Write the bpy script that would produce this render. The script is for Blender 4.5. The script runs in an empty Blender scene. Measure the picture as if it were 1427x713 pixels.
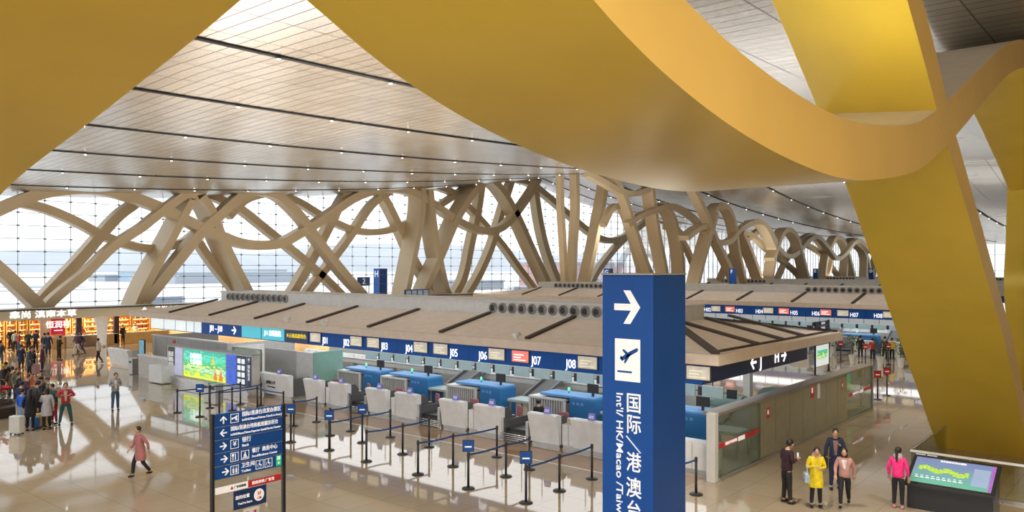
import bpy, bmesh, math, random
from mathutils import Vector, Matrix
random.seed(7)
S = bpy.context.scene
COL = S.collection
PI = math.pi
# ---------------------------------------------------------------- camera, world, lights, exposure
FPX, CX, HY, CH = 1100.0, 713.5, 374.0, 6.4
SN, CS = math.sin(math.radians(40)), math.cos(math.radians(40))
cam = bpy.data.cameras.new('camera'); co = bpy.data.objects.new('camera', cam); COL.objects.link(co)
co.location = (0, 0, CH); co.rotation_euler = (PI/2, 0, math.radians(40))
cam.sensor_width = 36; cam.lens = FPX/1427*36; cam.shift_y = (HY-356.5)/1427; cam.clip_end = 3000
S.camera = co
S.view_settings.view_transform = 'Standard'; S.view_settings.look = 'None'
S.view_settings.gamma = 1; S.view_settings.use_curve_mapping = False
S.view_settings.exposure = 0.22
w = bpy.data.worlds.new('overcast_sky'); S.world = w; w.use_nodes = True
nt = w.node_tree; nt.nodes.clear()
bg = nt.nodes.new('ShaderNodeBackground'); ow = nt.nodes.new('ShaderNodeOutputWorld')
tc = nt.nodes.new('ShaderNodeTexCoord'); sp = nt.nodes.new('ShaderNodeSeparateXYZ'); cr = nt.nodes.new('ShaderNodeValToRGB')
nt.links.new(tc.outputs['Generated'], sp.inputs[0]); nt.links.new(sp.outputs['Z'], cr.inputs[0])
cr.color_ramp.elements[0].position = 0.0; cr.color_ramp.elements[0].color = (.93, .95, .98, 1)
cr.color_ramp.elements[1].position = .35; cr.color_ramp.elements[1].color = (.95, .97, 1, 1)
nt.links.new(cr.outputs[0], bg.inputs[0]); bg.inputs[1].default_value = 1.35
nt.links.new(bg.outputs[0], ow.inputs[0])
def area(name, loc, sx, sy, power, color=(1, 1, 1), rot=(0, 0, 0)):
    l = bpy.data.lights.new(name, 'AREA'); l.shape = 'RECTANGLE'; l.size = sx; l.size_y = sy
    l.energy = power; l.color = color
    o = bpy.data.objects.new(name, l); COL.objects.link(o); o.location = loc; o.rotation_euler = rot; return o
WARM = (1, .97, .93)
for i, vv in enumerate((26.6, 64.5, 102.4, 140.3)):      # hidden fill lamps added above the island roofs to brighten the ceiling
    area('roof_fill', (-31, vv, 5.2), 34, 2, (2200, 3600, 1100, 1100)[i], WARM, (PI, 0, 0))
area('wall_fill', (-66, 45, 3.6), 2, 60, 1000, WARM, (PI, 0, 0))  # unseen fill lamp added above the shops, shining up
area('beam_uplight', (-5.1, 14.2, 9.2), 2.2, 3, 95, (1, .90, .55), (PI, 0, 0))
area('rear_warm_fill', (9, -5, 11.5), 8, 8, 3400, (1, .86, .66), (math.radians(55), 0, math.radians(40)))  # unseen warm fill added behind the camera for the near faces
def downlight(u, v, h, power, ang=110):
    l = bpy.data.lights.new('ceiling_downlight', 'SPOT'); l.energy = power; l.spot_size = math.radians(ang); l.spot_blend = .8; l.shadow_soft_size = .12; l.color = (1, .97, .93)
    o = bpy.data.objects.new('ceiling_downlight', l); COL.objects.link(o); o.location = (u, v, h)
for u_ in (-51, -33.8, -16.6):
    for v_ in (10, 38, 50, 80): downlight(u_, v_, 13.2, 2600)
for u_ in (-3.0, -8.0):
    for v_ in (20, 36, 50): downlight(u_+.4, v_, 7.0 if v_ < 22 else 11.5, 900)
for v_ in (16, 30, 46, 62): downlight(-60, v_, 11.8, 2200)
for i, vv in enumerate((22.1, 60.0)):                     # fill lamps added under the island soffits to brighten the counters
    area('soffit_fill', (-29, vv+5.5, 3.36), 34, 8, 1300, (.97, .99, 1))
# ---------------------------------------------------------------- picture helpers (pixel -> point in the hall)
def ray(px, py):
    t = (px-CX)/FPX
    return t*CS-SN, t*SN+CS, (HY-py)/FPX          # du, dv, dh per metre of depth
def on_u(px, py, u):
    a, b, c = ray(px, py); z = u/a; return Vector((u, z*b, CH+z*c))
def on_v(px, py, v):
    a, b, c = ray(px, py); z = v/b; return Vector((z*a, v, CH+z*c))
def on_h(px, py, h=0.0):
    a, b, c = ray(px, py); z = (h-CH)/c; return Vector((z*a, z*b, h))
def u_at(px, v):
    a, b, c = ray(px, 0); return v/b*a
def proj(u, v, h):
    X = u*CS+v*SN; Z = -u*SN+v*CS; return CX+FPX*X/Z, HY+FPX*(CH-h)/Z
# ---------------------------------------------------------------- materials
MATS = {}
def mat(name, col, rough=.5, metal=0, emit=0, noise=.06, nscale=3, coat=0, ecol=None, spec=.5):
    if name in MATS: return MATS[name]
    m = bpy.data.materials.new(name); m.use_nodes = True; t = m.node_tree; b = t.nodes['Principled BSDF']
    b.inputs['Roughness'].default_value = rough; b.inputs['Metallic'].default_value = metal
    b.inputs['Coat Weight'].default_value = coat; b.inputs['Specular IOR Level'].default_value = spec
    c = (*col, 1)
    if noise:
        g = t.nodes.new('ShaderNodeNewGeometry'); n = t.nodes.new('ShaderNodeTexNoise'); n.inputs['Scale'].default_value = nscale
        n.inputs['Detail'].default_value = 3
        r = t.nodes.new('ShaderNodeValToRGB'); r.color_ramp.elements[0].position = .3; r.color_ramp.elements[1].position = .7
        r.color_ramp.elements[0].color = (*[max(0, x*(1-noise)) for x in col], 1)
        r.color_ramp.elements[1].color = (*[min(1, x*(1+noise)) for x in col], 1)
        t.links.new(g.outputs['Position'], n.inputs['Vector']); t.links.new(n.outputs['Fac'], r.inputs[0]); t.links.new(r.outputs[0], b.inputs['Base Color'])
    else: b.inputs['Base Color'].default_value = c
    if emit:
        b.inputs['Emission Color'].default_value = (*(ecol or col), 1); b.inputs['Emission Strength'].default_value = emit
    m.diffuse_color = c; MATS[name] = m; return m
def glass(name, tint, refl=.12, solid=0.0, scol=(.8, .9, .88)):
    if name in MATS: return MATS[name]
    m = bpy.data.materials.new(name); m.use_nodes = True; t = m.node_tree; t.nodes.clear()
    o = t.nodes.new('ShaderNodeOutputMaterial'); tr = t.nodes.new('ShaderNodeBsdfTransparent'); tr.inputs[0].default_value = (*tint, 1)
    gl = t.nodes.new('ShaderNodeBsdfGlossy'); gl.inputs['Roughness'].default_value = .02
    df = t.nodes.new('ShaderNodeBsdfDiffuse'); df.inputs[0].default_value = (*scol, 1)
    m1 = t.nodes.new('ShaderNodeMixShader'); m1.inputs[0].default_value = solid
    t.links.new(tr.outputs[0], m1.inputs[1]); t.links.new(df.outputs[0], m1.inputs[2])
    lw = t.nodes.new('ShaderNodeLayerWeight'); lw.inputs[0].default_value = .15
    mu = t.nodes.new('ShaderNodeMath'); mu.operation = 'MULTIPLY_ADD'; mu.inputs[1].default_value = .6; mu.inputs[2].default_value = refl*.4
    t.links.new(lw.outputs['Fresnel'], mu.inputs[0])
    m2 = t.nodes.new('ShaderNodeMixShader'); t.links.new(mu.outputs[0], m2.inputs[0])
    t.links.new(m1.outputs[0], m2.inputs[1]); t.links.new(gl.outputs[0], m2.inputs[2]); t.links.new(m2.outputs[0], o.inputs[0])
    MATS[name] = m; return m
def brickmat(name, c1, c2, cm, bw, bh, mortar, rough, metal, rot=0, off=0.0, coat=0, streak=None, spec=.5):
    m = bpy.data.materials.new(name); m.use_nodes = True; t = m.node_tree; b = t.nodes['Principled BSDF']
    g = t.nodes.new('ShaderNodeNewGeometry'); mp = t.nodes.new('ShaderNodeMapping'); mp.inputs['Rotation'].default_value = (0, 0, rot)
    br = t.nodes.new('ShaderNodeTexBrick'); br.offset = off; br.inputs['Scale'].default_value = 1
    br.inputs['Brick Width'].default_value = bw; br.inputs['Row Height'].default_value = bh; br.inputs['Mortar Size'].default_value = mortar
    br.inputs['Color1'].default_value = (*c1, 1); br.inputs['Color2'].default_value = (*c2, 1); br.inputs['Mortar'].default_value = (*cm, 1)
    t.links.new(g.outputs['Position'], mp.inputs[0]); t.links.new(mp.outputs[0], br.inputs[0])
    out = br.outputs['Color']
    if streak:
        n = t.nodes.new('ShaderNodeTexNoise'); n.inputs['Scale'].default_value = 1
        m2 = t.nodes.new('ShaderNodeMapping'); m2.inputs['Scale'].default_value = streak
        t.links.new(g.outputs['Position'], m2.inputs[0]); t.links.new(m2.outputs[0], n.inputs[0])
        mx = t.nodes.new('ShaderNodeMix'); mx.data_type = 'RGBA'; mx.blend_type = 'MULTIPLY'; mx.inputs[0].default_value = .5
        rr = t.nodes.new('ShaderNodeValToRGB'); rr.color_ramp.elements[0].position = .25; rr.color_ramp.elements[0].color = (.75, .72, .67, 1)
        rr.color_ramp.elements[1].position = .65
        t.links.new(n.outputs['Fac'], rr.inputs[0]); t.links.new(out, mx.inputs[6]); t.links.new(rr.outputs[0], mx.inputs[7]); out = mx.outputs[2]
        ra = t.nodes.new('ShaderNodeMapRange'); ra.inputs[3].default_value = rough*.8; ra.inputs[4].default_value = rough*1.3
        t.links.new(n.outputs['Fac'], ra.inputs[0]); t.links.new(ra.outputs[0], b.inputs['Roughness'])
    else: b.inputs['Roughness'].default_value = rough
    t.links.new(out, b.inputs['Base Color']); b.inputs['Metallic'].default_value = metal; b.inputs['Coat Weight'].default_value = coat
    b.inputs['Specular IOR Level'].default_value = spec
    MATS[name] = m; return m
GOLD = mat('gold_paint', (.69, .50, .065), .30, .2, noise=.05, nscale=.6)
EDGE = mat('warm_lit_gold_edge', (.82, .55, .15), .4, .1, noise=.04, nscale=.6)  # warm light on the narrow ribbon faces, painted into their colour
TAN = mat('haze_paled_gold', (.60, .475, .30), .40, .15, noise=.05, nscale=.3)  # paler copy of the ribbon gold, haze and glare painted in
M_CEIL = brickmat('ceiling_panels', (.70, .68, .64), (.61, .59, .55), (.12, .10, .08), 2.4, .62, .028, .24, .8, 0, 0, 0, (.10, .35, .1))
M_FLOOR = brickmat('polished_tiles', (.46, .365, .25), (.42, .335, .225), (.30, .25, .19), 1.2, 1.2, .012, (.038), 0, 0, 0, 0, (.15, .15, .15), 1.0)
M_ROOF = mat('taupe_roof_fabric', (.86, .76, .67), .8)
M_EAVE = mat('taupe_eave', (.76, .65, .55), .6)
M_BATTEN = mat('dark_brown_channel', (.07, .05, .04), .6)
M_DUCT = mat('grey_duct_paint', (.68, .69, .69), .5, .1)
M_BLUE = mat('blue_fascia', (.008, .09, .40), .45, emit=.08, ecol=(.01, .10, .45), noise=.03, spec=.25)
M_NAVY = mat('navy_sign', (.012, .04, .15), .35, noise=.03)
M_SIGN = mat('blue_sign_face', (.010, .085, .38), .4, noise=.03, spec=.3)
M_WHITE = mat('white_paint', (.86, .88, .90), .4)
M_LETTER = mat('white_lit_lettering', (.9, .9, .9), .5, emit=.9, ecol=(1, 1, 1), noise=0)
M_LET = mat('white_lettering', (.85, .86, .88), .5, emit=.25, ecol=(1, 1, 1), noise=0)
M_GREY = mat('grey_wall_panel', (.42, .42, .41), .5)
M_LGREY = mat('light_grey_laminate', (.62, .62, .60), .4)
M_DGREY = mat('dark_grey_laminate', (.10, .10, .10), .5)
M_BLACK = mat('black_plastic', (.018, .018, .02), .4)
M_STEEL = mat('brushed_steel', (.55, .55, .54), .28, .9)
M_CHROME = mat('polished_chrome', (.75, .75, .76), .12, 1, noise=0)
M_XBLUE = mat('scanner_blue', (.02, .15, .38), .4)
M_XLB = mat('scanner_light_blue', (.12, .30, .58), .4)
M_SCREEN = mat('warm_screen', (.50, .46, .38), .3, emit=.42, ecol=(.72, .66, .54), noise=.3, nscale=3)
M_RSCREEN = mat('red_screen', (.7, .12, .08), .3, emit=.6, ecol=(.9, .25, .2), noise=.1, nscale=6)
M_LBOX = mat('white_lightbox', (.7, .75, .75), .3, emit=.5, ecol=(.85, .95, .95), noise=.25, nscale=2)
M_CYAN = mat('cyan_lightbox', (.05, .45, .55), .3, emit=.4, ecol=(.1, .7, .85), noise=.05)
M_YEL = mat('yellow_lettering', (.85, .6, .03), .4, emit=.5, ecol=(1, .75, .05), noise=0)
M_PALE = mat('pale_green_panel', (.34, .42, .40), .35)
M_PINKCH = mat('dusty_pink_fabric', (.42, .16, .19), .8)
M_CREAM = mat('cream_carton', (.62, .50, .38), .6)
M_GREENL = mat('green_indicator', (.05, .9, .25), .4, emit=3, ecol=(.05, 1, .3), noise=0)
M_RED = mat('red_sign_paint', (.60, .03, .03), .4, noise=.03)
M_PURPLE = mat('periwinkle_card', (.22, .22, .62), .5, emit=.1, ecol=(.3, .3, .8))
G_CLEAR = glass('clear_glass', (.93, .97, .95), .12)
G_FACADE = glass('facade_glass', (.96, .98, .98), .05)
G_GREEN = glass('green_tinted_glass', (.84, .90, .84), .10, .04, (.6, .75, .7))
G_FROST = glass('frosted_olive_glass', (.6, .6, .5), .35, .86, (.37, .36, .24))
# ---------------------------------------------------------------- mesh builder
class MB:
    def __init__(s): s.v = []; s.f = []; s.mi = []; s.sm = []; s.sharp = set()
    def add(s, vs, fs, mi=0, smooth=False):
        n = len(s.v); s.v += [tuple(x) for x in vs]
        for f in fs: s.f.append([i+n for i in f]); s.mi.append(mi); s.sm.append(smooth)
        return s
    def box(s, x0, x1, y0, y1, z0, z1, mi=0, top=None):
        a, b, c, d = top or (x0, x1, y0, y1)
        vs = [(x0, y0, z0), (x1, y0, z0), (x1, y1, z0), (x0, y1, z0), (a, c, z1), (b, c, z1), (b, d, z1), (a, d, z1)]
        return s.add(vs, [(3, 2, 1, 0), (4, 5, 6, 7), (0, 1, 5, 4), (1, 2, 6, 5), (2, 3, 7, 6), (3, 0, 4, 7)], mi)
    def bar(s, p, q, w, h, mi=0, up=(0, 0, 1)):
        p = Vector(p); q = Vector(q); d = (q-p).normalized(); u = Vector(up)
        if abs(d.dot(u)) > .98: u = Vector((0, 1, 0))
        a = d.cross(u).normalized(); b = a.cross(d).normalized(); a *= w/2; b *= h/2
        vs = [p-a-b, p+a-b, p+a+b, p-a+b, q-a-b, q+a-b, q+a+b, q-a+b]
        return s.add(vs, [(3, 2, 1, 0), (4, 5, 6, 7), (0, 1, 5, 4), (1, 2, 6, 5), (2, 3, 7, 6), (3, 0, 4, 7)], mi)
    def tube(s, pts, r, n=8, mi=0, cap=True):
        pts = [Vector(p) for p in pts]; R = r if isinstance(r, (list, tuple)) else [r]*len(pts); vs = []; fs = []
        ref = None
        for i, p in enumerate(pts):
            d = (pts[min(i+1, len(pts)-1)]-pts[max(i-1, 0)]).normalized()
            if ref is None: ref = Vector((0, 0, 1)) if abs(d.z) < .9 else Vector((1, 0, 0))
            a = d.cross(ref).normalized(); b = a.cross(d).normalized(); ref = b
            for k in range(n):
                th = 2*PI*k/n; vs.append(p+a*R[i]*math.cos(th)+b*R[i]*math.sin(th))
        for i in range(len(pts)-1):
            for k in range(n): fs.append((i*n+k, i*n+(k+1) % n, (i+1)*n+(k+1) % n, (i+1)*n+k))
        s.add(vs, fs, mi, n > 5)
        if cap:
            s.add(vs[:n], [tuple(range(n-1, -1, -1))], mi); s.add(vs[-n:], [tuple(range(n))], mi)
        return s
    def lathe(s, c, prof, n=16, mi=0, sx=1, sy=1):
        vs = []; fs = []
        for (r, z) in prof:
            for k in range(n): vs.append((c[0]+r*sx*math.cos(2*PI*k/n), c[1]+r*sy*math.sin(2*PI*k/n), c[2]+z))
        for i in range(len(prof)-1):
            for k in range(n): fs.append((i*n+k, i*n+(k+1) % n, (i+1)*n+(k+1) % n, (i+1)*n+k))
        s.add(vs, fs, mi, True)
        s.add(vs[:n], [tuple(range(n-1, -1, -1))], mi); s.add(vs[-n:], [tuple(range(n))], mi)
        return s
    def ball(s, c, rx, ry, rz, mi=0, n=12, m=8):
        vs = [(c[0], c[1], c[2]-rz)]; fs = []
        for i in range(1, m):
            a = -PI/2+PI*i/m
            for k in range(n): vs.append((c[0]+rx*math.cos(a)*math.cos(2*PI*k/n), c[1]+ry*math.cos(a)*math.sin(2*PI*k/n), c[2]+rz*math.sin(a)))
        vs.append((c[0], c[1], c[2]+rz)); L = len(vs)-1
        for k in range(n):
            fs.append((0, 1+(k+1) % n, 1+k)); fs.append((L, L-n+k, L-n+(k+1) % n))
        for i in range(m-2):
            for k in range(n): fs.append((1+i*n+k, 1+i*n+(k+1) % n, 1+(i+1)*n+(k+1) % n, 1+(i+1)*n+k))
        return s.add(vs, fs, mi, True)
    def prism(s, poly, axis, a, b, mi=0):
        # poly = 2D points; axis 'x': (y,z) extruded over x, 'y': (x,z), 'z': (x,y)
        def P(p, t): return {'x': (t, p[0], p[1]), 'y': (p[0], t, p[1]), 'z': (p[0], p[1], t)}[axis]
        n = len(poly); vs = [P(p, a) for p in poly]+[P(p, b) for p in poly]
        fs = [tuple(range(n)), tuple(range(2*n-1, n-1, -1))]+[(i, i+n, (i+1) % n+n, (i+1) % n) for i in range(n)]
        return s.add(vs, fs, mi)
    def mesh(s, name):
        me = bpy.data.meshes.new(name); me.from_pydata(s.v, [], s.f)
        for p, mi, sm in zip(me.polygons, s.mi, s.sm): p.material_index = mi; p.use_smooth = sm
        bm = bmesh.new(); bm.from_mesh(me); bmesh.ops.remove_doubles(bm, verts=bm.verts, dist=1e-5)
        bmesh.ops.recalc_face_normals(bm, faces=bm.faces)
        for e in bm.edges:
            if len(e.link_faces) == 2 and e.calc_face_angle(0) > .6: e.smooth = False
        bm.to_mesh(me); bm.free(); return me
    def build(s, name, m, parent=None, bevel=0):
        me = s.mesh(name)
        for x in (m if isinstance(m, (list, tuple)) else [m]): me.materials.append(x)
        o = bpy.data.objects.new(name, me); COL.objects.link(o)
        if parent is not None: o.parent = parent
        if bevel:
            b = o.modifiers.new('bevel', 'BEVEL'); b.width = bevel; b.segments = 2; b.limit_method = 'ANGLE'
        return o
def tag(o, label=None, cat=None, group=None, kind=None):
    if label: o['label'] = label
    if cat: o['category'] = cat
    if group: o['group'] = group
    if kind: o['kind'] = kind
    return o
def struct(o, label=None): o['kind'] = 'structure'; (label and o.__setitem__('label', label)); return o
def thing(name, loc, label, cat, rz=0, group=None):
    o = bpy.data.objects.new(name, None); COL.objects.link(o); o.location = loc; o.rotation_euler = (0, 0, rz)
    o.empty_display_size = .2
    return tag(o, label, cat, group)
def kids(o): return list(o.children)
def copy_tree(o, parent=None):
    c = o.copy(); COL.objects.link(c)
    c.parent = parent
    for ch in kids(o): copy_tree(ch, c)
    return c
_tx = {}
def text(body, size, m, parent, mtx, name='lettering', sx=1.0, bold=.012, ext=.006, align='CENTER', fit=None):
    bold *= .35; key = (body, align, bold)
    if key not in _tx:
        cu = bpy.data.curves.new('t', 'FONT'); cu.body = body; cu.align_x = align; cu.align_y = 'CENTER'; cu.size = 1; cu.offset = bold; cu.extrude = .01
        cu.resolution_u = 3
        o = bpy.data.objects.new('t', cu); COL.objects.link(o); bpy.context.view_layer.update()
        me = bpy.data.meshes.new_from_object(o.evaluated_get(bpy.context.evaluated_depsgraph_get()))
        bpy.data.objects.remove(o); _tx[key] = me
    if fit: xs = [v.co.x for v in _tx[key].vertices]; sx = fit/((max(xs)-min(xs))*size)
    me = _tx[key].copy(); me.transform(mtx @ Matrix.Diagonal((size*sx, size, 1, 1)) if True else mtx)
    me.name = name; me.materials.clear(); me.materials.append(m)
    o = bpy.data.objects.new(name, me); COL.objects.link(o); o.parent = parent; return o
def face_front(u, v, h):      # text plane facing -v (reads towards +u)
    return Matrix.Translation((u, v, h)) @ Matrix.Rotation(PI/2, 4, 'X')
def face_side(u, v, h):       # text plane facing +u (reads towards +v)
    return Matrix.Translation((u, v, h)) @ Matrix.Rotation(PI/2, 4, 'Z') @ Matrix.Rotation(PI/2, 4, 'X')
def spline(pts, n=8):
    P = [Vector(p) for p in pts]; P = [P[0]*2-P[1]]+P+[P[-1]*2-P[-2]]; out = []
    for i in range(1, len(P)-2):
        a, b, c, d = P[i-1:i+3]
        for k in range(n):
            t = k/n; out.append(.5*((2*b)+(c-a)*t+(2*a-5*b+4*c-d)*t*t+(3*b-a-3*c+d)*t**3))
    out.append(P[-2]); return out
def ribbon(path, near, depth, width, name, m, parent, axis='u', n=8, skew=None):
    # path of (v,h) (or (u,h) when axis='v') swept as a rectangular box section
    pts = spline([Vector((a, b)) for a, b in path], n); vs = []; fs = []
    for i, p in enumerate(pts):
        d = (pts[min(i+1, len(pts)-1)]-pts[max(i-1, 0)]).normalized(); nn = Vector((-d.y, d.x))*width/2
        for q, e in ((p+nn, near), (p-nn, near), (p-nn, near-depth), (p+nn, near-depth)):
            k_ = skew(q.y) if skew and e == near else 0
            vs.append((e, q.x+k_, q.y) if axis == 'u' else (q.x, e, q.y))
    L = len(pts)
    for i in range(L-1):
        for k in range(4): fs.append((i*4+k, i*4+(k+1) % 4, i*4+4+(k+1) % 4, i*4+4+k))
    fs += [(3, 2, 1, 0), tuple(range(L*4-4, L*4))]
    mb = MB(); mb.add(vs, fs, 0, True)
    if isinstance(m, list): mb.mi = [(1, 0, 1, len(m)-1 if len(m) > 2 else 0)[i % 4] if i < (L-1)*4 else 0 for i in range(len(fs))]
    return mb.build(name, m, parent)
# ---------------------------------------------------------------- hall shell
def ceil_h(u, v):
    e = max(0, -u-53); hc = 15+.045*(-u)+.07*e; vc = 75+.85*e; h0 = 14.1-1.9*min(1, max(0, (-u-30)/43))
    if v < vc: return h0+(hc-h0)*(max(v, 0)/vc)**2
    return hc-(5+.05*e)*(1-math.exp(-(v-vc)/28))
mb = MB(); mb.box(-78, 40, -20, 300, -.3, 0); struct(mb.build('floor', M_FLOOR))
struct(MB().box(-42, -11, 20.70, 20.80, 0, .004).build('trim_30', mat('white_floor_line', (.75, .72, .66), .15)), 'white line on the floor in front of the counters')
struct(MB().box(-42, -11, 20.80, 22.25, 0, .003).build('trim_31', mat('brown_floor_band', (.40, .25, .14), .06)), 'brown polished band in front of the counters')
us = [-78+i*3 for i in range(31)]
vs_ = [-12+i*3 for i in range(29)]+[75]+[77+i*3 for i in range(8)]+[103+i*6 for i in range(12)]
vs_ = sorted(set(x for x in vs_ if x <= 173))+[173+i*14 for i in range(1, 10)]
mb = MB(); V = []; F = []
for v in vs_:
    for u in us:
        k_ = 1+.85*max(0, -u-53)/75*max(0, min(1, (300-v)/225)) if v > 0 else 1
        V.append((u, v*k_, ceil_h(u, v*k_)))
n = len(us)
for j in range(len(vs_)-1):
    for i in range(n-1):
        if vs_[j] >= 173 and us[i] > -46: continue
        F.append((j*n+i, j*n+i+1, (j+1)*n+i+1, (j+1)*n+i))
struct(MB().box(13, 13.3, -12, 173, 0, 16.5).build('wall_sky_blocker', mat('beige_sky_blocker', (.50, .43, .33), .6)))  # unseen wall added to cut sky light from the right
mb.add(V, F, 0, True); c = mb.build('ceiling', M_CEIL); struct(c)
so = c.modifiers.new('thick', 'SOLIDIFY'); so.thickness = .35; so.offset = 1
# facade: glass sheet held by a cable net
FU = -76.5
mb = MB(); V = []; vv = [10+i*6 for i in range(49)]
for v in vv: V += [(FU-.06, v, 0), (FU-.06, v, ceil_h(FU, v)+.1)]
mb.add(V, [(2*i, 2*i+2, 2*i+3, 2*i+1) for i in range(len(vv)-1)]); g = mb.build('window_1', G_FACADE); struct(g, 'tall glass facade wall')
M_CABLE = mat('dark_cable', (.22, .24, .25), .5)
mb = MB(); nb = MB()
v = 12.0
while v < 296:
    H = ceil_h(FU, v); k = .018 if v < 120 else .04
    mb.box(FU-k, FU+k, v-k, v+k, 0, H)
    z = 1.1
    while z < H:
        if v < 125: nb.box(FU-.05, FU+.12, v-.09, v+.09, z-.06, z+.06)
        z += 1.13
    v += 2.13
z = 1.1
while z < 19:
    a = None
    for i in range(143):
        v = 12+i*2; ok = ceil_h(FU, v) > z
        if ok and a is None: a = v
        if a is not None and (not ok or i == 142): mb.box(FU-.022, FU+.022, a, v, z-.018, z+.018); a = None
    z += 1.13
mb.build('cable_net', M_CABLE, g); o = nb.build('cable_clamps', M_CABLE, g); o['kind'] = 'stuff'; o.name = 'cable_clamp'
# far end glass wall
mb = MB(); mb.box(-46, 12, 173, 173.08, 0, ceil_h(-30, 173)-.1); g2 = mb.build('window_2', G_FACADE); struct(g2, 'far end glass wall')
mb = MB()
for i in range(24): mb.box(-46+i*2.5, -45.93+i*2.5, 172.8, 172.98, 0, 11)
for z in (3, 6, 9): mb.box(-46, 12, 172.8, 172.98, z, z+.06)
mb.build('window_frame', M_DGREY, g2)
# near glass at the left end of the hall
# ceiling slots with spotlights
M_SLOT = mat('black_slot', (.02, .018, .016), .6, noise=0)
M_SPOT = mat('spotlight_lens', (1, .95, .85), .4, emit=14, ecol=(1, .95, .85), noise=0)
sp0 = None
for i in range(9):
    u = -16.6-8.6*i+8.6*2; mb = MB()
    if u < -72: break
    pts = [(u, v) for v in range(-8, 172, 3)]
    V = []
    for (uu, v) in pts:
        z = ceil_h(uu, v)
        V += [(uu-.13, v, z-.012), (uu+.13, v, z-.012), (uu+.13, v, z-.05), (uu-.13, v, z-.05)]
    F = []
    for k in range(len(pts)-1):
        for q in range(4): F.append((k*4+q, k*4+(q+1) % 4, k*4+4+(q+1) % 4, k*4+4+q))
    mb.add(V, F); struct(mb.build('trim_%d' % (i+1), M_SLOT), 'dark lighting slot in the ceiling')
    for k in range(24):
        v = 9.4+k*5.4 + (i % 2)*1.9
        if v > 118: break
        if sp0 is None:
            sp0 = MB().lathe((0, 0, 0), [(.10, 0), (.10, .05), (.07, .05), (.07, .02)], 10).build('ceiling_spotlight', [M_DGREY])
            MB().lathe((0, 0, -.012), [(.068, 0), (.068, .02)], 10).build('lens', M_SPOT, sp0)
            tag(sp0, 'small round white spotlight shining in a dark ceiling slot', 'spotlight', 'spotlights in the ceiling slots'); s = sp0
        else: s = copy_tree(sp0)
        s.location = (u, v, ceil_h(u, v)-.11)
# ---------------------------------------------------------------- foreground golden ribbons
NU, ND, NW = -3.71, 2.8, .88
t = thing('wave_beam', (0, 0, 0), 'huge gold wave beam curving down overhead then up to the right', 'beam')
lowU = [(-1, 12.2), (1.5, 10.9), (3.2, 9.75), (4.8, 8.95), (5.85, 8.5), (7.2, 8.13), (8.9, 7.86), (11, 7.72), (13, 7.78), (15.8, 8.15), (17.4, 8.55), (18.9, 9.05), (20.8, 9.75), (23, 10.6), (26.5, 11.9), (30, 12.85), (34, 13.4), (38, 13.0), (42, 12.0), (47, 10.6), (52, 9.0), (57, 5.0), (60.5, 0)]
def offset(pts, d):
    P = spline([Vector(p) for p in pts], 2); out = []
    for i, p in enumerate(P):
        e = (P[min(i+1, len(P)-1)]-P[max(i-1, 0)]).normalized(); out.append((p.x-e.y*d, p.y+e.x*d))
    return out
ribbon(offset(lowU, NW/2), NU, ND, NW, 'ribbon', [GOLD, EDGE, mat('pale_ribbon_top', (.66, .60, .50), .6)], t, n=5)  # top face gets a paler colour than the other faces
lowC = [(31.7, -.15), (28.5, 2.5), (25.4, 5.05), (23.0, 7.1), (21.0, 8.75), (19.1, 10.2), (16.8, 11.75), (14.6, 13.1), (12.9, 14.2)]
COLUMN = t = thing('leaning_column', (0, 0, 0), 'giant yellow gold column leaning from the glass railing up to the ceiling', 'column')
lc = []
P = [Vector(p) for p in lowC]
for i, p in enumerate(P):
    e = (P[min(i+1, len(P)-1)]-P[max(i-1, 0)]).normalized(); lc.append((p.x+e.y*NW/2, p.y-e.x*NW/2))
ribbon(lc, NU+.004, ND+.008, NW, 'shaft', [GOLD, EDGE], t, skew=lambda h: -2.0*max(0, min(1, (h-4.5)/5.0)))
t = thing('overhead_beam', (0, 0, 0), 'gold beam crossing the upper left corner close above the viewer', 'beam')
ribbon([(-26, 1.0), (-20, 4.9), (-16, 6.75), (-13, 7.7+.2), (-9.5, 8.26+.4), (-6.6, 8.9+.42), (-3, 9.9+.4), (1, 11.4), (4, 12.6)], 4.0, 2.8, .8, 'ribbon', [GOLD, EDGE], t, axis='v')
t = thing('slim_column', (0, 0, 0), 'slim gold leg rising at the right edge beyond the giant column', 'column')
ribbon([(48.5, 12.6), (47.6, 8), (47.0, 5.4), (48.5, 3), (50.5, 0)], NU-1.5, 1.4, .8, 'shaft', [GOLD, EDGE], t)
# ---------------------------------------------------------------- facade lattice (traced ribbons standing in front of the glass)
LU, LB = -72.0, -74.4
lat = thing('ribbon_lattice', (LU, 24, 0), 'long row of interlaced haze-paled gold ribbon columns in front of the glass facade', 'lattice')
lat_off = Vector((LU, 24, 0))
_rk = 0
def lattice(px, layer=0, width=.95, depth=None, foot=False):
    xm = min(x for x, y in px if True); xa = sum(x for x, y in px)/len(px)
    U = LB if layer else LU
    if xm > 765 and not (layer and xa < 870):
        U = -53 if xa < 862 else -47.5 if xa < 962 else -42 if xa < 1140 else -46
        k = (-U/72)*.9; width *= k; depth = (depth or 2)*(.42 if xa < 830 else .6); U -= 1.6*layer
    depth = depth or (1.0 if layer else 2.2)
    P = [on_u(x, y, U) for x, y in px]; path = [(p.y-24, p.z-.12) for p in P]
    if foot:
        a, b = Vector(path[-2]), Vector(path[-1]); d = (b-a).normalized()
        if d.y < -.15: path.append((b.x-d.x*b.y/d.y*.8, 0.0) if abs(b.x-(b.x-d.x*b.y/d.y)) < 12 else (b.x, 0))
    else: path = path
    global _rk
    _rk += 1
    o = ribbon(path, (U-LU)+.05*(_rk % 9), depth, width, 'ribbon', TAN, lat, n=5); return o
L = lattice
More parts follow.
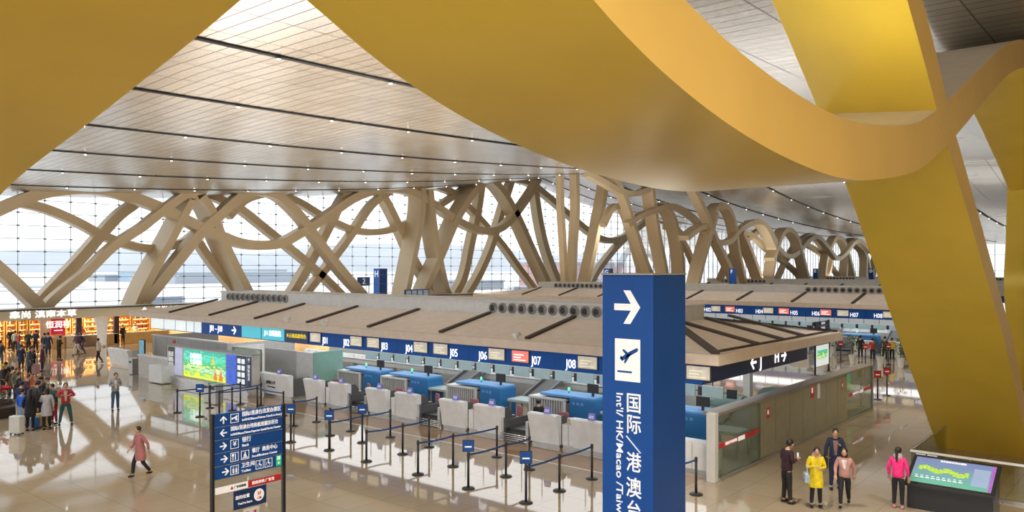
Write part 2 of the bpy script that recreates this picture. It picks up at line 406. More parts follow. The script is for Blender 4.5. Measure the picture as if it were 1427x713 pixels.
# long wave running across the whole front
L([(-30,304),(0,290),(28,278),(70,265),(126,260),(168,267),(210,281),(238,293),(266,307),(282,315),(310,327),(338,337),(366,340),(394,337),(419,324),(436,314),(459,299),(492,276),(520,265),(548,261),(576,266),(606,283),(626,297),(649,311),(674,320),(696,318),(713,306),(733,280),(749,255),(757,235)], 0, .95, 1.2)
L([(509,411),(484,383),(459,352),(436,321),(422,302),(403,282),(386,269),(366,264),(350,267),(332,276),(310,296),(285,318),(252,358),(222,395),(202,419)][::-1], 0, .95, 1.3, True)
L([(262,268),(271,275),(264,285),(250,312),(235,340),(213,380),(196,415)], 0, .7, 2.9, True)
L([(275,268),(296,271),(316,280),(338,291),(366,313),(397,338),(431,366),(473,405)], 1, .8, 1.0, True)
L([(-12,362),(14,385),(40,410),(53,423)], 0, .95, 1.6, True)
L([(290,262),(262,268),(238,283),(210,305),(196,316),(157,342),(120,378),(90,402),(66,424)], 0, .75, 1.1, True)
L([(192,278),(182,286),(168,296),(152,312),(140,326),(107,364),(53,422)], 1, .9, 1.2, True)
L([(20,279),(36,282),(60,288),(84,297),(112,310),(140,325),(174,338),(202,344),(224,343),(252,337),(269,326),(290,306),(300,292)], 1, .75, 1.0)
L([(283,272),(296,290),(312,330),(330,369),(350,408)], 0, .8, 2.8, True)
L([(278,336),(300,368),(332,408)], 1, .8, .9, True)
L([(320,300),(338,281),(352,273),(375,268),(397,271),(422,282),(445,296),(470,309),(492,318),(515,322),(540,320),(559,313),(584,303),(612,286),(635,271),(655,256)], 1, .75, 1.0)
L([(494,255),(488,263),(476,281),(463,307),(447,338),(430,370),(414,398),(405,413)], 1, 1.0, 1.1, True)
L([(560,254),(540,268),(517,286),(487,330),(453,375),(425,411)], 1, .8, 1.0, True)
L([(526,262),(536,275),(552,306),(572,350),(590,382),(604,400)], 1, 1.0, 1.2, True)
L([(589,255),(588,294),(578,348),(566,409)], 0, .75, 2.6, True)
L([(675,250),(658,268),(646,287),(634,308),(616,350),(594,400)], 0, .95, 2.2, True)
L([(598,262),(603,310),(610,352),(620,398),(627,414)], 0, .8, 2.3, True)
L([(606,256),(635,268),(657,289),(682,316),(705,343),(724,370),(748,402)], 1, .85, 1.0, True)
L([(684,247),(697,258),(711,278),(726,306),(742,342),(766,394)], 0, .95, 2.0, True)
L([(673,252),(667,294),(658,337),(648,384),(634,412)], 1, 1.1, 1.1, True)
L([(714,250),(701,292),(686,342),(669,381),(650,414)], 1, 1.0, 1.1, True)
L([(746,262),(754,314),(765,356),(780,395)], 1, 1.2, 1.2, True)
L([(781,240),(782,290),(785,340),(788,396)], 0, 1.0, 1.6, True)
L([(802,238),(803,290),(800,340),(798,396)], 0, 1.0, 2.3, True)
L([(713,247),(738,254),(766,275),(789,295),(816,318),(836,331),(854,334),(872,328),(888,317),(900,308),(912,304),(935,312),(955,330)], 1, 1.0, 1.0)
L([(844,240),(842,262),(835,300),(827,342),(815,396)], 0, 1.1, 2.2, True)
L([(822,240),(844,252),(866,264),(886,268),(906,262),(925,246)], 0, 1.1, 1.4)
L([(857,240),(875,280),(888,322),(902,364),(915,396)], 0, 1.1, 1.8, True)
L([(909,255),(918,320),(926,360),(932,396)], 0, 1.1, 2.6, True)
L([(842,312),(853,290),(864,286),(872,298),(882,330),(890,360),(900,396)], 1, 1.1, 1.2, True)
L([(875,312),(892,300),(912,292),(931,286),(945,288),(962,298),(979,314),(1000,340),(1024,373)], 0, 1.1, 1.4, True)
L([(925,283),(938,300),(946,330),(950,360),(951,396)], 0, .9, 2.8, True)
L([(885,318),(860,342),(836,372),(825,392)], 1, 1.0, 1.0, True)
L([(962,255),(972,275),(984,300),(996,330),(1010,360),(1025,392)], 0, 1.2, 1.8, True)
L([(997,295),(990,320),(981,350),(971,390)], 0, 1.1, 2.6, True)
L([(960,330),(975,318),(992,309),(1000,290),(1008,284),(1019,292),(1027,315),(1031,347),(1040,390)], 0, 1.1, 2.2, True)
L([(985,318),(995,332),(1008,337),(1021,333),(1032,320),(1048,310),(1061,308),(1075,321),(1088,346),(1101,356),(1114,350),(1128,334),(1141,329),(1154,342),(1168,359),(1181,351),(1192,337),(1202,336),(1214,350)], 0, 1.3, 1.3)
L([(1050,308),(1066,312),(1078,335),(1082,350),(1076,388)], 0, 1.0, 2.4, True)
L([(1078,360),(1085,341),(1091,325),(1101,319),(1112,331),(1118,352),(1127,388)], 0, 1.3, 2.4, True)
L([(1035,322),(1047,350),(1061,388)], 0, 1.2, 2.4, True)
L([(1035,322),(1050,328),(1067,344),(1088,360),(1116,388)], 1, 1.2, 1.2, True)
L([(1148,388),(1152,358),(1158,341),(1165,330),(1173,333),(1180,347),(1191,388)], 0, 1.3, 2.2, True)
L([(1141,330),(1152,345),(1158,360),(1153,388)], 0, 1.2, 2.4, True)
L([(1120,338),(1145,354),(1170,388)], 1, 1.3, 1.2, True)
L([(1180,388),(1184,350),(1192,333),(1202,340),(1211,360),(1216,388)], 0, 1.3, 2.4, True)
L([(1192,335),(1207,352),(1208,388)], 0, 1.3, 2.4, True)
L([(1085,388),(1098,360),(1112,338),(1130,326),(1141,330)], 1, 1.2, 1.2)
L([(1005,388),(1018,360),(1035,340),(1050,326),(1062,318)], 1, 1.2, 1.2)
L([(1218,388),(1226,350),(1236,338),(1250,350),(1262,388)], 0, 1.4, 2.4, True)
L([(975,388),(960,350),(948,330),(938,318),(928,314)], 1, 1.1, 1.2)
for ch in lat.children: ch.location = (0, 0, 0)
# ---------------------------------------------------------------- island canopies
M_NOZ = mat('dull_nozzle_metal', (.36, .36, .35), .45, .3)
def canopy(v0, ul, dl, letter, nums, full, label):
    ur = -10.5; v1 = v0+11.4; d0, d1 = v0+3.25, v0+5.7; dr = -13.75
    t = thing('check_in_canopy', (0, v0, 0), label, 'canopy')
    def loc(mb, name, m, bevel=0):
        mb.v = [(x, y-v0, z) for x, y, z in mb.v]; o = mb.build(name, m, t, bevel); return o
    ze, zr = 3.77, 4.47
    A = [(ul, v0, ze), (ur, v0, ze), (ur, v1, ze), (ul, v1, ze), (dl, d0, zr), (dr, d0, zr), (dr, d1, zr), (dl, d1, zr)]
    B = [(x, y, z-.12) for x, y, z in A]
    fs = [(0, 1, 5, 4), (1, 2, 6, 5), (2, 3, 7, 6), (3, 0, 4, 7), (4, 5, 6, 7)]
    mb = MB().add(A+B, fs+[tuple(8+i for i in reversed(f)) for f in fs]+[(0, 8, 9, 1), (1, 9, 10, 2), (2, 10, 11, 3), (3, 11, 8, 0)])
    loc(mb, 'roof', M_ROOF)
    mb = MB()                                           # eave ring
    e = .28
    for (a, b, c, d) in ((ul-.06, ur+.06, v0-.06, v0+e), (ul-.06, ur+.06, v1-e, v1+.06), (ul-.06, ul+e, v0+e, v1-e), (ur-e, ur+.06, v0+e, v1-e)):
        mb.box(a, b, c, d, 3.48, 3.80)
    loc(mb, 'eave', M_EAVE)
    loc(MB().box(ul+e, ur-e, v0+e, v1-e, 3.44, 3.50), 'soffit', M_GREY)
    # battens
    def batten(p, q, w_=.2):
        loc(MB().bar(Vector(p)+Vector((0, 0, .05)), Vector(q)+Vector((0, 0, .05)), w_, .09), 'batten', M_BATTEN)
    u = -22.5+4.45*2
    while u > ul+2:
        if u < dr-.3: batten((u, v0+.25, ze+.05), (u, d0, zr)) if u > dl-.5 else batten((u, v0+.25, ze+.05), (max(u, ul+1.0)+1.2, v0+2.6, zr-.25))
        if not full: pass
        u -= 4.45
    batten((ur-.15, v0+.2, ze+.03), (dr, d0, zr), .26); batten((ur-.15, v1-.2, ze+.03), (dr, d1, zr), .26)
    for vv in (v0+3.6, v0+5.8, v0+7.9): batten((ur-.25, vv, ze+.05), (dr, vv, zr), .24)
    batten((ur-.28, v0+.5, ze+.02), (ur-.28, v1-.5, ze+.02), .1)
    # duct with nozzles
    dk = loc(MB().box(dl, dr, d0, d1, 4.40, 5.0).box(dl-.02, dr+.02, d0-.05, d1+.05, 4.96, 5.05).box(dl-.02, dr+.02, d0-.06, d0, 4.42, 4.5), 'air_duct', M_DUCT, .02)
    segs = ((-22.2, 12),) if v0 > 1e9 else ((-22.3, 12), (-43.4 if v0 < 30 else -47.3, 12))
    noz = None
    for s0, cnt in segs:
        for k in range(cnt):
            if noz is None:
                b = MB(); prof = [(.22, .0), (.22, .05), (.19, .07), (.175, .02), (.165, .02), (.15, .07), (.13, .08), (.125, .03)]
                b.lathe((0, 0, 0), prof, 14)
                b.v = [(x, -z, y) for x, y, z in b.v]; noz = b.build('nozzle', M_NOZ, t)
                b = MB().lathe((0, 0, 0), [(.12, .02), (.12, .05), (.06, .07)], 12); b.v = [(x, -z, y) for x, y, z in b.v]; b.build('nozzle_core', M_BLACK, noz); n_ = noz
            else:
                n_ = noz.copy(); COL.objects.link(n_); n_.parent = t
                for c_ in noz.children: cc = c_.copy(); COL.objects.link(cc); cc.parent = n_
            n_.location = (s0+k*.53, d0-v0-.01, 4.73)
    # fascia
    fv = v0+1.0; fr = ur-1.0; fl = ul+1.0
    f = loc(MB().box(fl, fr, fv, fv+.14, 2.7, 3.46), 'front_fascia', M_BLUE)
    loc(MB().box(fl, fr, v1-1.14, v1-1.0, 2.7, 3.46), 'back_fascia', M_BLUE)
    loc(MB().box(fr-.14, fr, fv+.14, v1-1.14, 2.7, 3.46), 'end_fascia', M_NAVY)
    loc(MB().box(fl, fl+.14, fv+.14, v1-1.14, 2.7, 3.46), 'end_fascia', M_GREY)
    k = 0
    for xx in [ul+3+i*(ur-ul-6)/4 for i in range(5)]:
        loc(MB().box(xx-.15, xx+.15, v0+9.0, v0+9.3, 0, 3.46), 'support_post', M_GREY)
    if not nums: return t
    s, per = (-32.15, 4.26) if letter == 'J' else (-32.75, 4.46); kk = per/4.26
    for p in range(5):
        for side, off in ((0, 0), (1, 3.07*kk)):
            n = 2*p+side+1
            u0 = s+per*p+off
            red = (letter == 'J' and n == 7) or (letter == 'H' and n in (3, 5, 6))
            sc = loc(MB().box(u0, u0+.86, fv-.05, fv+.01, 2.84, 3.32), 'screen_bezel', M_DGREY)
            MB().box(u0+.03, u0+.83, fv-.058-v0, fv-.048-v0, 2.87, 3.29).build('screen', M_RSCREEN if red else M_SCREEN, sc)
            MB().box(u0+.12, u0+.46, fv-.063-v0, fv-.057-v0, 3.02, 3.06).box(u0+.12, u0+.60, fv-.063-v0, fv-.057-v0, 3.12, 3.16).box(u0+.12, u0+.7, fv-.063-v0, fv-.057-v0, 2.93, 2.96).build('screen_line', M_LETTER if red else mat('pale_screen_text', (.75, .70, .55), .4, emit=.5, ecol=(.9, .82, .6), noise=0), sc)
            if side == 0 or True:
                uc = s+per*p+(1.17 if side == 0 else 2.76)*kk
                text('%s%02d' % (letter, n), .45, M_LETTER, t, face_front(uc, fv-.012-v0, 2.96), 'counter_number', sx=.78, bold=.0)
        loc(MB().box(s+per*p+2.0*kk-.01, s+per*p+2.0*kk+.01, fv-.004, fv, 2.7, 3.46), 'fascia_joint', M_NAVY); loc(MB().box(s+per*p-.17, s+per*p-.15, fv-.004, fv, 2.7, 3.46), 'fascia_joint', M_NAVY)
    return t
cj = canopy(22.1, -49.2, -44.3, 'J', 1, 1, 'taupe check-in canopy nearest the viewer with blue fascia numbered J')
ch_ = canopy(60.0, -55.5, -49.6, 'H', 1, 1, 'taupe check-in canopy behind the first one, blue fascia numbered H')
canopy(97.9, -55.5, -49.6, 'G', 0, 0, 'third grey and taupe check-in canopy, roof seen beyond the H canopy')
canopy(135.8, -55.5, -49.6, 'F', 0, 0, 'farthest grey canopy roof, seen below the pillars marked E and D')
FV = 1.0
def jf(a, b, m, name='light_panel', z0=2.74, z1=3.4, y=-.03):
    return MB().box(a, b, FV+y, FV+.01, z0, z1).build(name, m, cj)
e = [-48.6, -46.9, -45.5, -44.2, -43.3, -42.45]
for a, b in zip(e, e[1:]): jf(a+.05, b-.05, M_LBOX)
jf(-38.25, -36.45, M_CYAN); jf(-36.35, -34.35, M_CYAN)
text('J11 自助值机', .32, M_LETTER, cj, face_front(-35.35, FV-.04, 3.07), 'panel_text', sx=.85)
jf(-34.25, -32.35, M_NAVY); text('★云南高原特色', .24, M_YEL, cj, face_front(-33.3, FV-.04, 3.05), 'panel_text')
text('J01 – J10', .46, M_LETTER, cj, face_front(-40.9, FV-.012, 3.05), 'panel_text', sx=.8, bold=.03)
def arrow(mb, cx, cz, s, ang, plane, at, th=.012):
    # arrow pointing +x rotated by ang; drawn as chevron and shaft in the sign's plane
    w_ = .2*s
    polys = [[(-.5, -.09), (.42, -.09), (.42, .09), (-.5, .09)], [(.5, 0), (.02, .5), (-.14, .42), (.26, 0)], [(.5, 0), (.26, 0), (-.14, -.42), (.02, -.5)]]
    for pl in polys:
        q = []
        for x, y in pl:
            X = (x*math.cos(ang)-y*math.sin(ang))*s; Y = (x*math.sin(ang)+y*math.cos(ang))*s
            q.append((cx+X, cz+Y))
        if plane == 'front': mb.prism(q, 'y', at, at-th)
        else: mb.prism(q, 'x', at, at+th)
    return mb
arrow(MB(), -39.05, 3.05, .45, 0, 'front', FV-.004).build('arrow', M_LETTER, cj)
ev = lambda v: v-22.1
text('J', .62, M_LETTER, cj, face_side(-11.49, ev(27.75), 3.03), 'end_letter', bold=.03); arrow(MB(), ev(27.1), 3.05, .5, PI, 'side', -11.5).build('arrow', M_LETTER, cj)
text('H', .62, M_LETTER, cj, face_side(-11.49, ev(29.25), 3.05), 'end_letter', bold=.03); arrow(MB(), ev(29.95), 3.07, .5, 0, 'side', -11.5).build('arrow', M_LETTER, cj)
# cameras and floodlights on the eave
def roof_camera(u, v, z, lab):
    t = thing('security_camera', (u, v, z), lab, 'camera')
    MB().box(-.05, .05, -.05, .05, 0, .12).build('mount', M_WHITE, t); MB().tube([(0, .15, .2), (0, -.15, .16)], .08, 10).build('camera_body', M_WHITE, t, .0)
a = on_v(400, 452, 22.3); roof_camera(a.x, 22.3, 3.8, 'white security camera on the near canopy eave above the yellow lettering')
a = on_v(452, 455, 22.3); roof_camera(a.x, 22.3, 3.8, 'white security camera on the near canopy eave above number J01')
a = on_v(720, 478, 22.3); roof_camera(a.x, 22.3, 3.8, 'white security camera on the near canopy eave above number J07')
# ---------------------------------------------------------------- counters
def front_prof(): return [(.20, .12), (.16, .45), (.08, .85), (.0, 1.15), (.10, 1.19), (.26, 1.19), (.34, 1.15), (.34, .12)]
def make_counter(wd):
    t = thing('check_in_counter', (0, 0, 0), 'x', 'counter')
    MB().prism(front_prof(), 'x', 0, wd).build('front_panel', M_WHITE, t, .008)
    MB().prism([(.345, .12), (.345, 1.14), (.55, 1.14), (.75, .95), (.78, .80), (1.0, .78), (1.0, .12)], 'x', wd-.05, wd).build('side_panel', M_DGREY, t)
    MB().prism([(.345, .12), (.345, 1.14), (.55, 1.14), (.75, .95), (.78, .80), (1.0, .78), (1.0, .12)], 'x', 0, .05).build('side_panel', M_DGREY, t)
    MB().box(.05, wd-.05, .345, 1.0, .74, .78).build('desktop', M_LGREY, t)
    MB().box(.03, wd-.03, .25, .95, 0, .12).build('plinth', M_STEEL, t)
    return t
def desk_extras(base_u, base_v, wd, name, far):
    s = thing('desk_card', (base_u+wd*.62, base_v+.17, 1.195), 'folded periwinkle card standing on top of counter %s' % name, 'card', group=None)
    MB().prism([(-.07, 0), (-.005, .24), (.005, .24), (.07, 0), (.06, 0), (0, .21), (-.06, 0)], 'x', -.13, .13).build('card', M_PURPLE, s)
    MB().box(-.1, .1, -.05, -.045, .08, .1).box(-.1, .1, -.038, -.033, .13, .15).build('printed_line', M_LET, s)
CHX = {}
def staff_chair(u, v, rz, lab):
    if 'c' not in CHX:
        t = thing('staff_chair', (0, 0, 0), 'x', 'chair')
        b = MB(); b.box(-.24, .24, -.22, .24, .44, .52); b.build('seat', M_PINKCH, t, .03)
        b = MB(); b.prism([(-.22, .58), (-.2, .98), (-.14, 1.02), (.14, 1.02), (.2, .98), (.22, .58)], 'y', .24, .30); b.build('backrest', M_PINKCH, t, .02)
        b = MB(); b.tube([(0, 0, .06), (0, 0, .44)], .03); b.build('gas_post', M_BLACK, t)
        b = MB(); b.bar((0, .1, .42), (0, .30, .62), .05, .02); b.build('back_bar', M_BLACK, t)
        for k in range(5):
            a = 2*PI*k/5; b = MB(); b.bar((0, 0, .08), (.28*math.cos(a), .28*math.sin(a), .05), .04, .03).ball((.28*math.cos(a), .28*math.sin(a), .025), .025, .025, .025); b.build('leg', M_BLACK, t)
        CHX['c'] = t
    else: t = copy_tree(CHX['c'])
    t.location = (u, v, 0); t.rotation_euler = (0, 0, rz); t['label'] = lab; return t
def xray(u, v, lab, first=[None]):
    if first[0] is None:
        t = thing('baggage_scanner', (0, 0, 0), 'x', 'scanner')
        MB().box(0, 2.5, 0, .95, .12, 1.05).build('housing', M_DGREY, t, .02)
        MB().box(2.0, 3.2, -.03, 1.0, .0, 1.24).build('cabinet', M_XBLUE, t, .02)
        MB().box(.5, 3.15, .0, 1.0, 1.24, 1.36).build('lid', M_XLB, t, .03)
        b = MB(); b.box(-.04, .06, -.08, .0, .1, 1.14).box(1.72, 1.82, -.08, .0, .1, 1.14).box(-.04, 1.82, -.08, .6, 1.10, 1.18); b.build('tunnel_frame', M_LGREY, t)
        b = MB()
        for i in range(13): b.box(.08+i*.125, .17+i*.125, -.03, -.015, .25, 1.1)
        b.build('lead_curtain', M_GREY, t)
        for k in range(3): MB().box(2.15+k*.2, 2.27+k*.2, -.04, -.03, 1.02, 1.12).build('label_plate', M_XLB, t)
        m_ = MB().box(2.6, 3.1, .35, .41, 1.5, 1.85).build('monitor', M_BLACK, t); MB().box(2.8, 2.9, .36, .40, 1.36, 1.5).build('monitor_stand', M_BLACK, m_)
        MB().lathe((1.6, .5, 1.36), [(.02, 0), (.02, .1)], 8).build('lamp_post', M_BLACK, t); MB().lathe((1.6, .5, 1.46), [(.035, 0), (.035, .12)], 8).build('status_light', M_GREENL, t)
        first[0] = t
    else: t = copy_tree(first[0])
    t.location = (u, v, 0); t['label'] = lab; return t
def incline(u, v, lab, first=[None]):
    if first[0] is None:
        t = thing('inclined_conveyor', (0, 0, 0), 'x', 'conveyor')
        MB().box(-.6, .6, -.5, .5, .78, .90).build('tray', M_PALE, t, .03)
        MB().bar((-.5, .45, .86), (-.5, 2.25, 1.62), .10, .14).build('side_rail', M_DGREY, t); MB().bar((.5, .45, .86), (.5, 2.25, 1.62), .10, .14).build('side_rail', M_DGREY, t)
        MB().bar((0, .46, .84), (0, 2.2, 1.56), .88, .03).build('belt', M_BLACK, t)
        for x, y in ((-.5, -.4), (.5, -.4), (-.5, .4), (.5, .4)): MB().box(x-.03, x+.03, y-.03, y+.03, 0, .79).build('leg', M_STEEL, t)
        first[0] = t
    else: t = copy_tree(first[0])
    t.location = (u, v, 0); t['label'] = lab; return t
def intake(u, v, lab, first=[None]):
    if first[0] is None:
        t = thing('bag_intake_conveyor', (0, 0, 0), 'x', 'conveyor')
        MB().box(.08, 1.25, 0, 2.2, .32, .42).build('belt', M_BLACK, t)
        MB().box(.08, .14, -.1, 2.2, .1, .72).build('side_wall', M_DGREY, t); MB().box(1.2, 1.26, -.1, 2.2, .1, .72).build('side_wall', M_DGREY, t)
        b = MB(); b.box(.02, .14, -.2, -.1, 0, .80).build('corner_post', M_STEEL, t); MB().box(1.2, 1.32, -.2, -.1, 0, .80).build('corner_post', M_STEEL, t)
        for k in range(4): MB().tube([(.05, -.28, .06+k*.07), (1.3, -.28, .06+k*.07)], .02, 6).build('bumper_rail', M_CHROME, t)
        MB().box(.1, 1.24, .1, 2.1, 0, .32).build('base', M_DGREY, t)
        first[0] = t
    else: t = copy_tree(first[0])
    t.location = (u, v, 0); t['label'] = lab; return t
proto = make_counter(1.3); used = False
def place_counter(u, v, lab, grp):
    global used
    t = proto if not used else copy_tree(proto)
    used = True
    t.location = (u, v, 0); t['label'] = lab; t['group'] = grp; return t
def equip(letter, v0, near):
    cv = v0+.25
    for p in range(5):
        u0 = -31.75+4.57*p; n1, n2 = '%s%02d' % (letter, 2*p+1), '%s%02d' % (letter, 2*p+2)
        if p == 4: u0 = -13.6
        place_counter(u0, cv, 'white check-in counter below the number %s' % n1, 'check-in counters of island %s' % letter)
        if p < 4: place_counter(u0+1.92, cv, 'white check-in counter below the number %s' % n2, 'check-in counters of island %s' % letter)
        if near:
            desk_extras(u0, cv, 1.3, n1, 0)
            if p < 4: desk_extras(u0+1.92, cv, 1.3, n2, 0)
            if p < 4:
                t = thing('link_cabinet', (u0+1.32, cv+.35, 0), 'low white cabinet between counters %s and %s' % (n1, n2), 'cabinet')
                MB().box(0, .58, 0, .5, .12, .86).build('body', M_WHITE, t, .01); MB().box(.02, .56, .02, .5, 0, .12).build('plinth', M_STEEL, t)
                MB().box(.27, .285, -.006, 0, .14, .84).build('door_gap', M_DGREY, t)
                t = thing('carton', (u0+1.45, cv+.46, .865), 'small cream carton on the cabinet beside counter %s' % n1, 'box')
                MB().box(0, .34, 0, .25, 0, .2).build('box', M_CREAM, t, .01); MB().box(0, .34, .1, .15, .2, .204).build('tape', M_WHITE, t)
                staff_chair(u0+.55, cv+1.35, .3, 'dusty pink staff chair behind counter %s' % n1)
                staff_chair(u0+2.75, cv+1.4, -.4, 'dusty pink staff chair behind counter %s' % n2)
        if p < 4:
            intake(u0+3.22, cv+.3, 'dark bag intake conveyor with steel bumpers right of counter %s' % n2)
        if p < 4:
            s = (-29.7, -25.2, -20.4, -15.7)[p]
            if p == 0: xray(-33.1, v0+3.4, 'blue baggage scanner with green light, leftmost of the row behind island %s' % letter)
            xray(s, v0+3.4, 'blue baggage scanner with green light behind counters %s and %s' % (n1, n2))
            if p: incline(s-.68, v0+3.9, 'inclined baggage conveyor with pale green tray left of the scanner behind counter %s' % n1)
    # long belt housing behind
    t = thing('collector_belt', (0, v0+6.3, 0), 'long white collector belt running behind the %s counters' % letter, 'conveyor')
    MB().box(-40, -15.2, 0, 1.0, 1.38, 1.44).build('belt', M_BLACK, t); MB().box(-40, -15.2, -.1, 0, 1.36, 1.60).build('side_guard', M_WHITE, t)
    MB().box(-40, -15.2, -.06, .02, 1.1, 1.30).build('lower_rail', M_GREY, t)
    for k in range(8): MB().box(-39.5+k*3.4, -39.35+k*3.4, .3, .6, 0, 1.38).build('leg', M_STEEL, t)
    for k in range(34): MB().box(-39.6+k*.7, -39.52+k*.7, -.112, -.10, 1.48, 1.52).build('button', M_GREENL if k % 13 == 5 else M_DGREY, t)
    t = thing('back_partition', (0, v0+8, 0), 'pale grey low partition behind the %s belt' % letter, 'partition')
    MB().box(-40, -15.2, 0, .1, 0, 2.5).build('panel', M_GREY, t)
    # hanging monitors
    g0 = None
    for p in range(9):
        for k in range(2):
            u = -32+p*2.25+k*1.12
            if g0 is None:
                g0 = thing('hanging_monitor', (0, 0, 0), 'x', 'monitor', group='monitors hanging under the %s canopy' % letter)
                MB().box(-.42, .42, 0, .07, 1.68, 2.12).build('monitor_back', M_PALE, g0, .015); MB().tube([(0, .03, 2.12), (0, .03, 3.44)], .02, 6).build('hanger', M_DGREY, g0)
                MB().box(.5, .85, .1, .2, 1.72, 2.05).build('junction_box', M_BLACK, g0); MB().bar((.4, .12, 1.9), (.52, .12, 1.9), .03, .03).build('bracket', M_BLACK, g0); t = g0
            else: t = copy_tree(g0)
            t.location = (u, v0+4.6, 0); t['label'] = 'pale green backed monitor hanging in the row under the %s canopy' % letter
incline(-11.75, 25.6, 'inclined baggage conveyor with pale green tray behind the end cabinet and glass partition')
equip('J', 22.1, True); equip('H', 60.0, False)
# wide luggage service counter at the left of J01
t = thing('service_counter', (-35.4, 22.35, 0), 'wide white service counter with black lettering left of counter J01', 'counter')
MB().prism(front_prof(), 'x', 0, 2.4).build('front_panel', M_WHITE, t, .01); MB().box(2.33, 2.4, .35, 1.3, .12, 1.0).build('side_panel', M_DGREY, t)
MB().box(0, 2.33, .35, 1.0, .74, .78).build('desktop', M_LGREY, t); MB().box(.03, 2.37, .25, .95, 0, .12).build('plinth', M_STEEL, t)
text('超限行李', .2, M_BLACK, t, Matrix.Translation((.85, .085, .72)) @ Matrix.Rotation(PI/2-.12, 4, 'X'), 'counter_text'); text('Out-sized Baggage', .09, M_BLACK, t, Matrix.Translation((.85, .12, .5)) @ Matrix.Rotation(PI/2-.12, 4, 'X'), 'counter_text')
desk_extras(-35.4, 22.35, 2.4, 'for out-sized baggage left of J01', 0)
# ---------------------------------------------------------------- left end of island J: rooms, lightbox
t = thing('office_room', (-50.3, 24.0, 0), 'grey panelled room block behind the lightbox under the near canopy', 'room')
MB().box(0, 9, 0, .12, 0, 2.12).build('front_wall', M_GREY, t); MB().box(8.88, 9, .12, 4.5, 0, 2.12).build('side_wall', M_GREY, t); MB().box(0, .12, .12, 4.5, 0, 2.12).build('side_wall', M_GREY, t)
MB().box(-.05, 9.05, -.05, .17, 2.12, 2.2).build('top_trim', M_LGREY, t)
for k in range(6): MB().box(.4+k*1.5, .41+k*1.5, -.006, 0, 0, 2.1).build('panel_gap', M_DGREY, t)
p = on_v(243, 474.5, 24.0); MB().box(p.x+50.3-.16, p.x+50.3+.16, -.03, 0, 1.66, 1.98).build('fire_sign', M_RED, t)
t = thing('glass_office', (-38.2, 23.2, 0), 'glass fronted grey booth under the light blue canopy panels', 'booth')
MB().box(-2.2, .6, 0.6, .66, .1, 2.0).build('glass_front', G_GREEN, t)
MB().box(-2.2, .6, .58, .68, 2.0, 2.07).box(-2.25, -2.17, .58, .68, 0, 2.0).box(.55, .63, .58, .68, 0, 2.0).build('frame', M_STEEL, t)
MB().box(-2.25, -2.2, .68, 2.6, 0, 2.05).build('end_panel', M_LGREY, t)
t = thing('partition_wall', (-37.5, 24.0, 0), 'grey partition wall standing behind the wide white service counter', 'partition')
MB().box(0, 2.9, 0, .08, 0, 2.15).build('grey_panel', M_GREY, t); MB().box(2.9, 4.3, -.02, .08, 0, 2.15).build('pale_panel', M_LGREY, t)
MB().box(4.3, 4.36, 0, 1.8, 0, 2.18).build('green_glass_panel', mat('sea_green_glass_panel', (.20, .35, .30), .3), t)
# advertising lightbox
def ad_material():
    m = bpy.data.materials.new('landscape_advert'); m.use_nodes = True; t = m.node_tree; b = t.nodes['Principled BSDF']
    tc = t.nodes.new('ShaderNodeTexCoord'); s = t.nodes.new('ShaderNodeSeparateXYZ'); n = t.nodes.new('ShaderNodeTexNoise'); n.inputs['Scale'].default_value = 3.2; n.inputs['Detail'].default_value = 4
    mp = t.nodes.new('ShaderNodeMapping'); mp.inputs['Scale'].default_value = (.6, 1, 2.6); t.links.new(tc.outputs['Object'], mp.inputs[0]); t.links.new(mp.outputs[0], n.inputs[0])
    t.links.new(tc.outputs['Object'], s.inputs[0])
    a = t.nodes.new('ShaderNodeMath'); a.operation = 'MULTIPLY_ADD'; a.inputs[1].default_value = .9; t.links.new(n.outputs['Fac'], a.inputs[0])
    z = t.nodes.new('ShaderNodeMath'); z.operation = 'MULTIPLY_ADD'; z.inputs[1].default_value = .62; z.inputs[2].default_value = -.62; t.links.new(s.outputs['Z'], z.inputs[0]); t.links.new(z.outputs[0], a.inputs[2])
    r = t.nodes.new('ShaderNodeValToRGB'); E = r.color_ramp.elements
    cols = [(0, (.45, .62, .03)), (.22, (.75, .78, .03)), (.34, (.10, .45, .05)), (.42, (.35, .62, .62)), (.5, (.72, .75, .10)), (.58, (.03, .38, .12)), (.72, (.03, .50, .30)), (.85, (.10, .60, .42)), (1, (.02, .35, .25))]
    E[0].position, E[0].color = cols[0][0], (*cols[0][1], 1); E[1].position, E[1].color = 1, (*cols[-1][1], 1)
    for p_, c_ in cols[1:-1]: q = E.new(p_); q.color = (*c_, 1)
    t.links.new(a.outputs[0], r.inputs[0]); t.links.new(r.outputs[0], b.inputs['Base Color']); t.links.new(r.outputs[0], b.inputs['Emission Color']); b.inputs['Emission Strength'].default_value = .8; b.inputs['Roughness'].default_value = .2
    return m
M_AD = ad_material()
a0 = on_v(233, 500, 21.7).x; a1 = on_v(351, 500, 21.7).x; W_ = a1-a0
t = thing('advert_lightbox', (a0, 21.7, 0), 'long lightbox with green landscape advert beside the belt posts', 'lightbox')
MB().box(0, W_, 0, .45, .42, 2.06).build('cabinet', M_LGREY, t, .01); MB().box(-.05, W_+.02, -.26, .5, 0, .12).box(-.05, W_+.02, -.28, .5, .28, .42).box(-.02, W_, -.2, .45, .12, .28).build('base', M_STEEL, t)
MB().box(-.02, W_+.02, -.03, .48, 2.06, 2.12).build('top_trim', M_GREY, t)
def panel(px0, px1, m, name, z0=.5, z1=2.0):
    x0 = on_v(px0, 500, 21.68).x-a0; x1 = on_v(px1, 500, 21.68).x-a0
    return MB().box(x0, x1, -.03, 0, z0, z1).build(name, m, t), x0, x1
_, x0, x1 = panel(234.5, 243, M_DGREY, 'notice_panel')
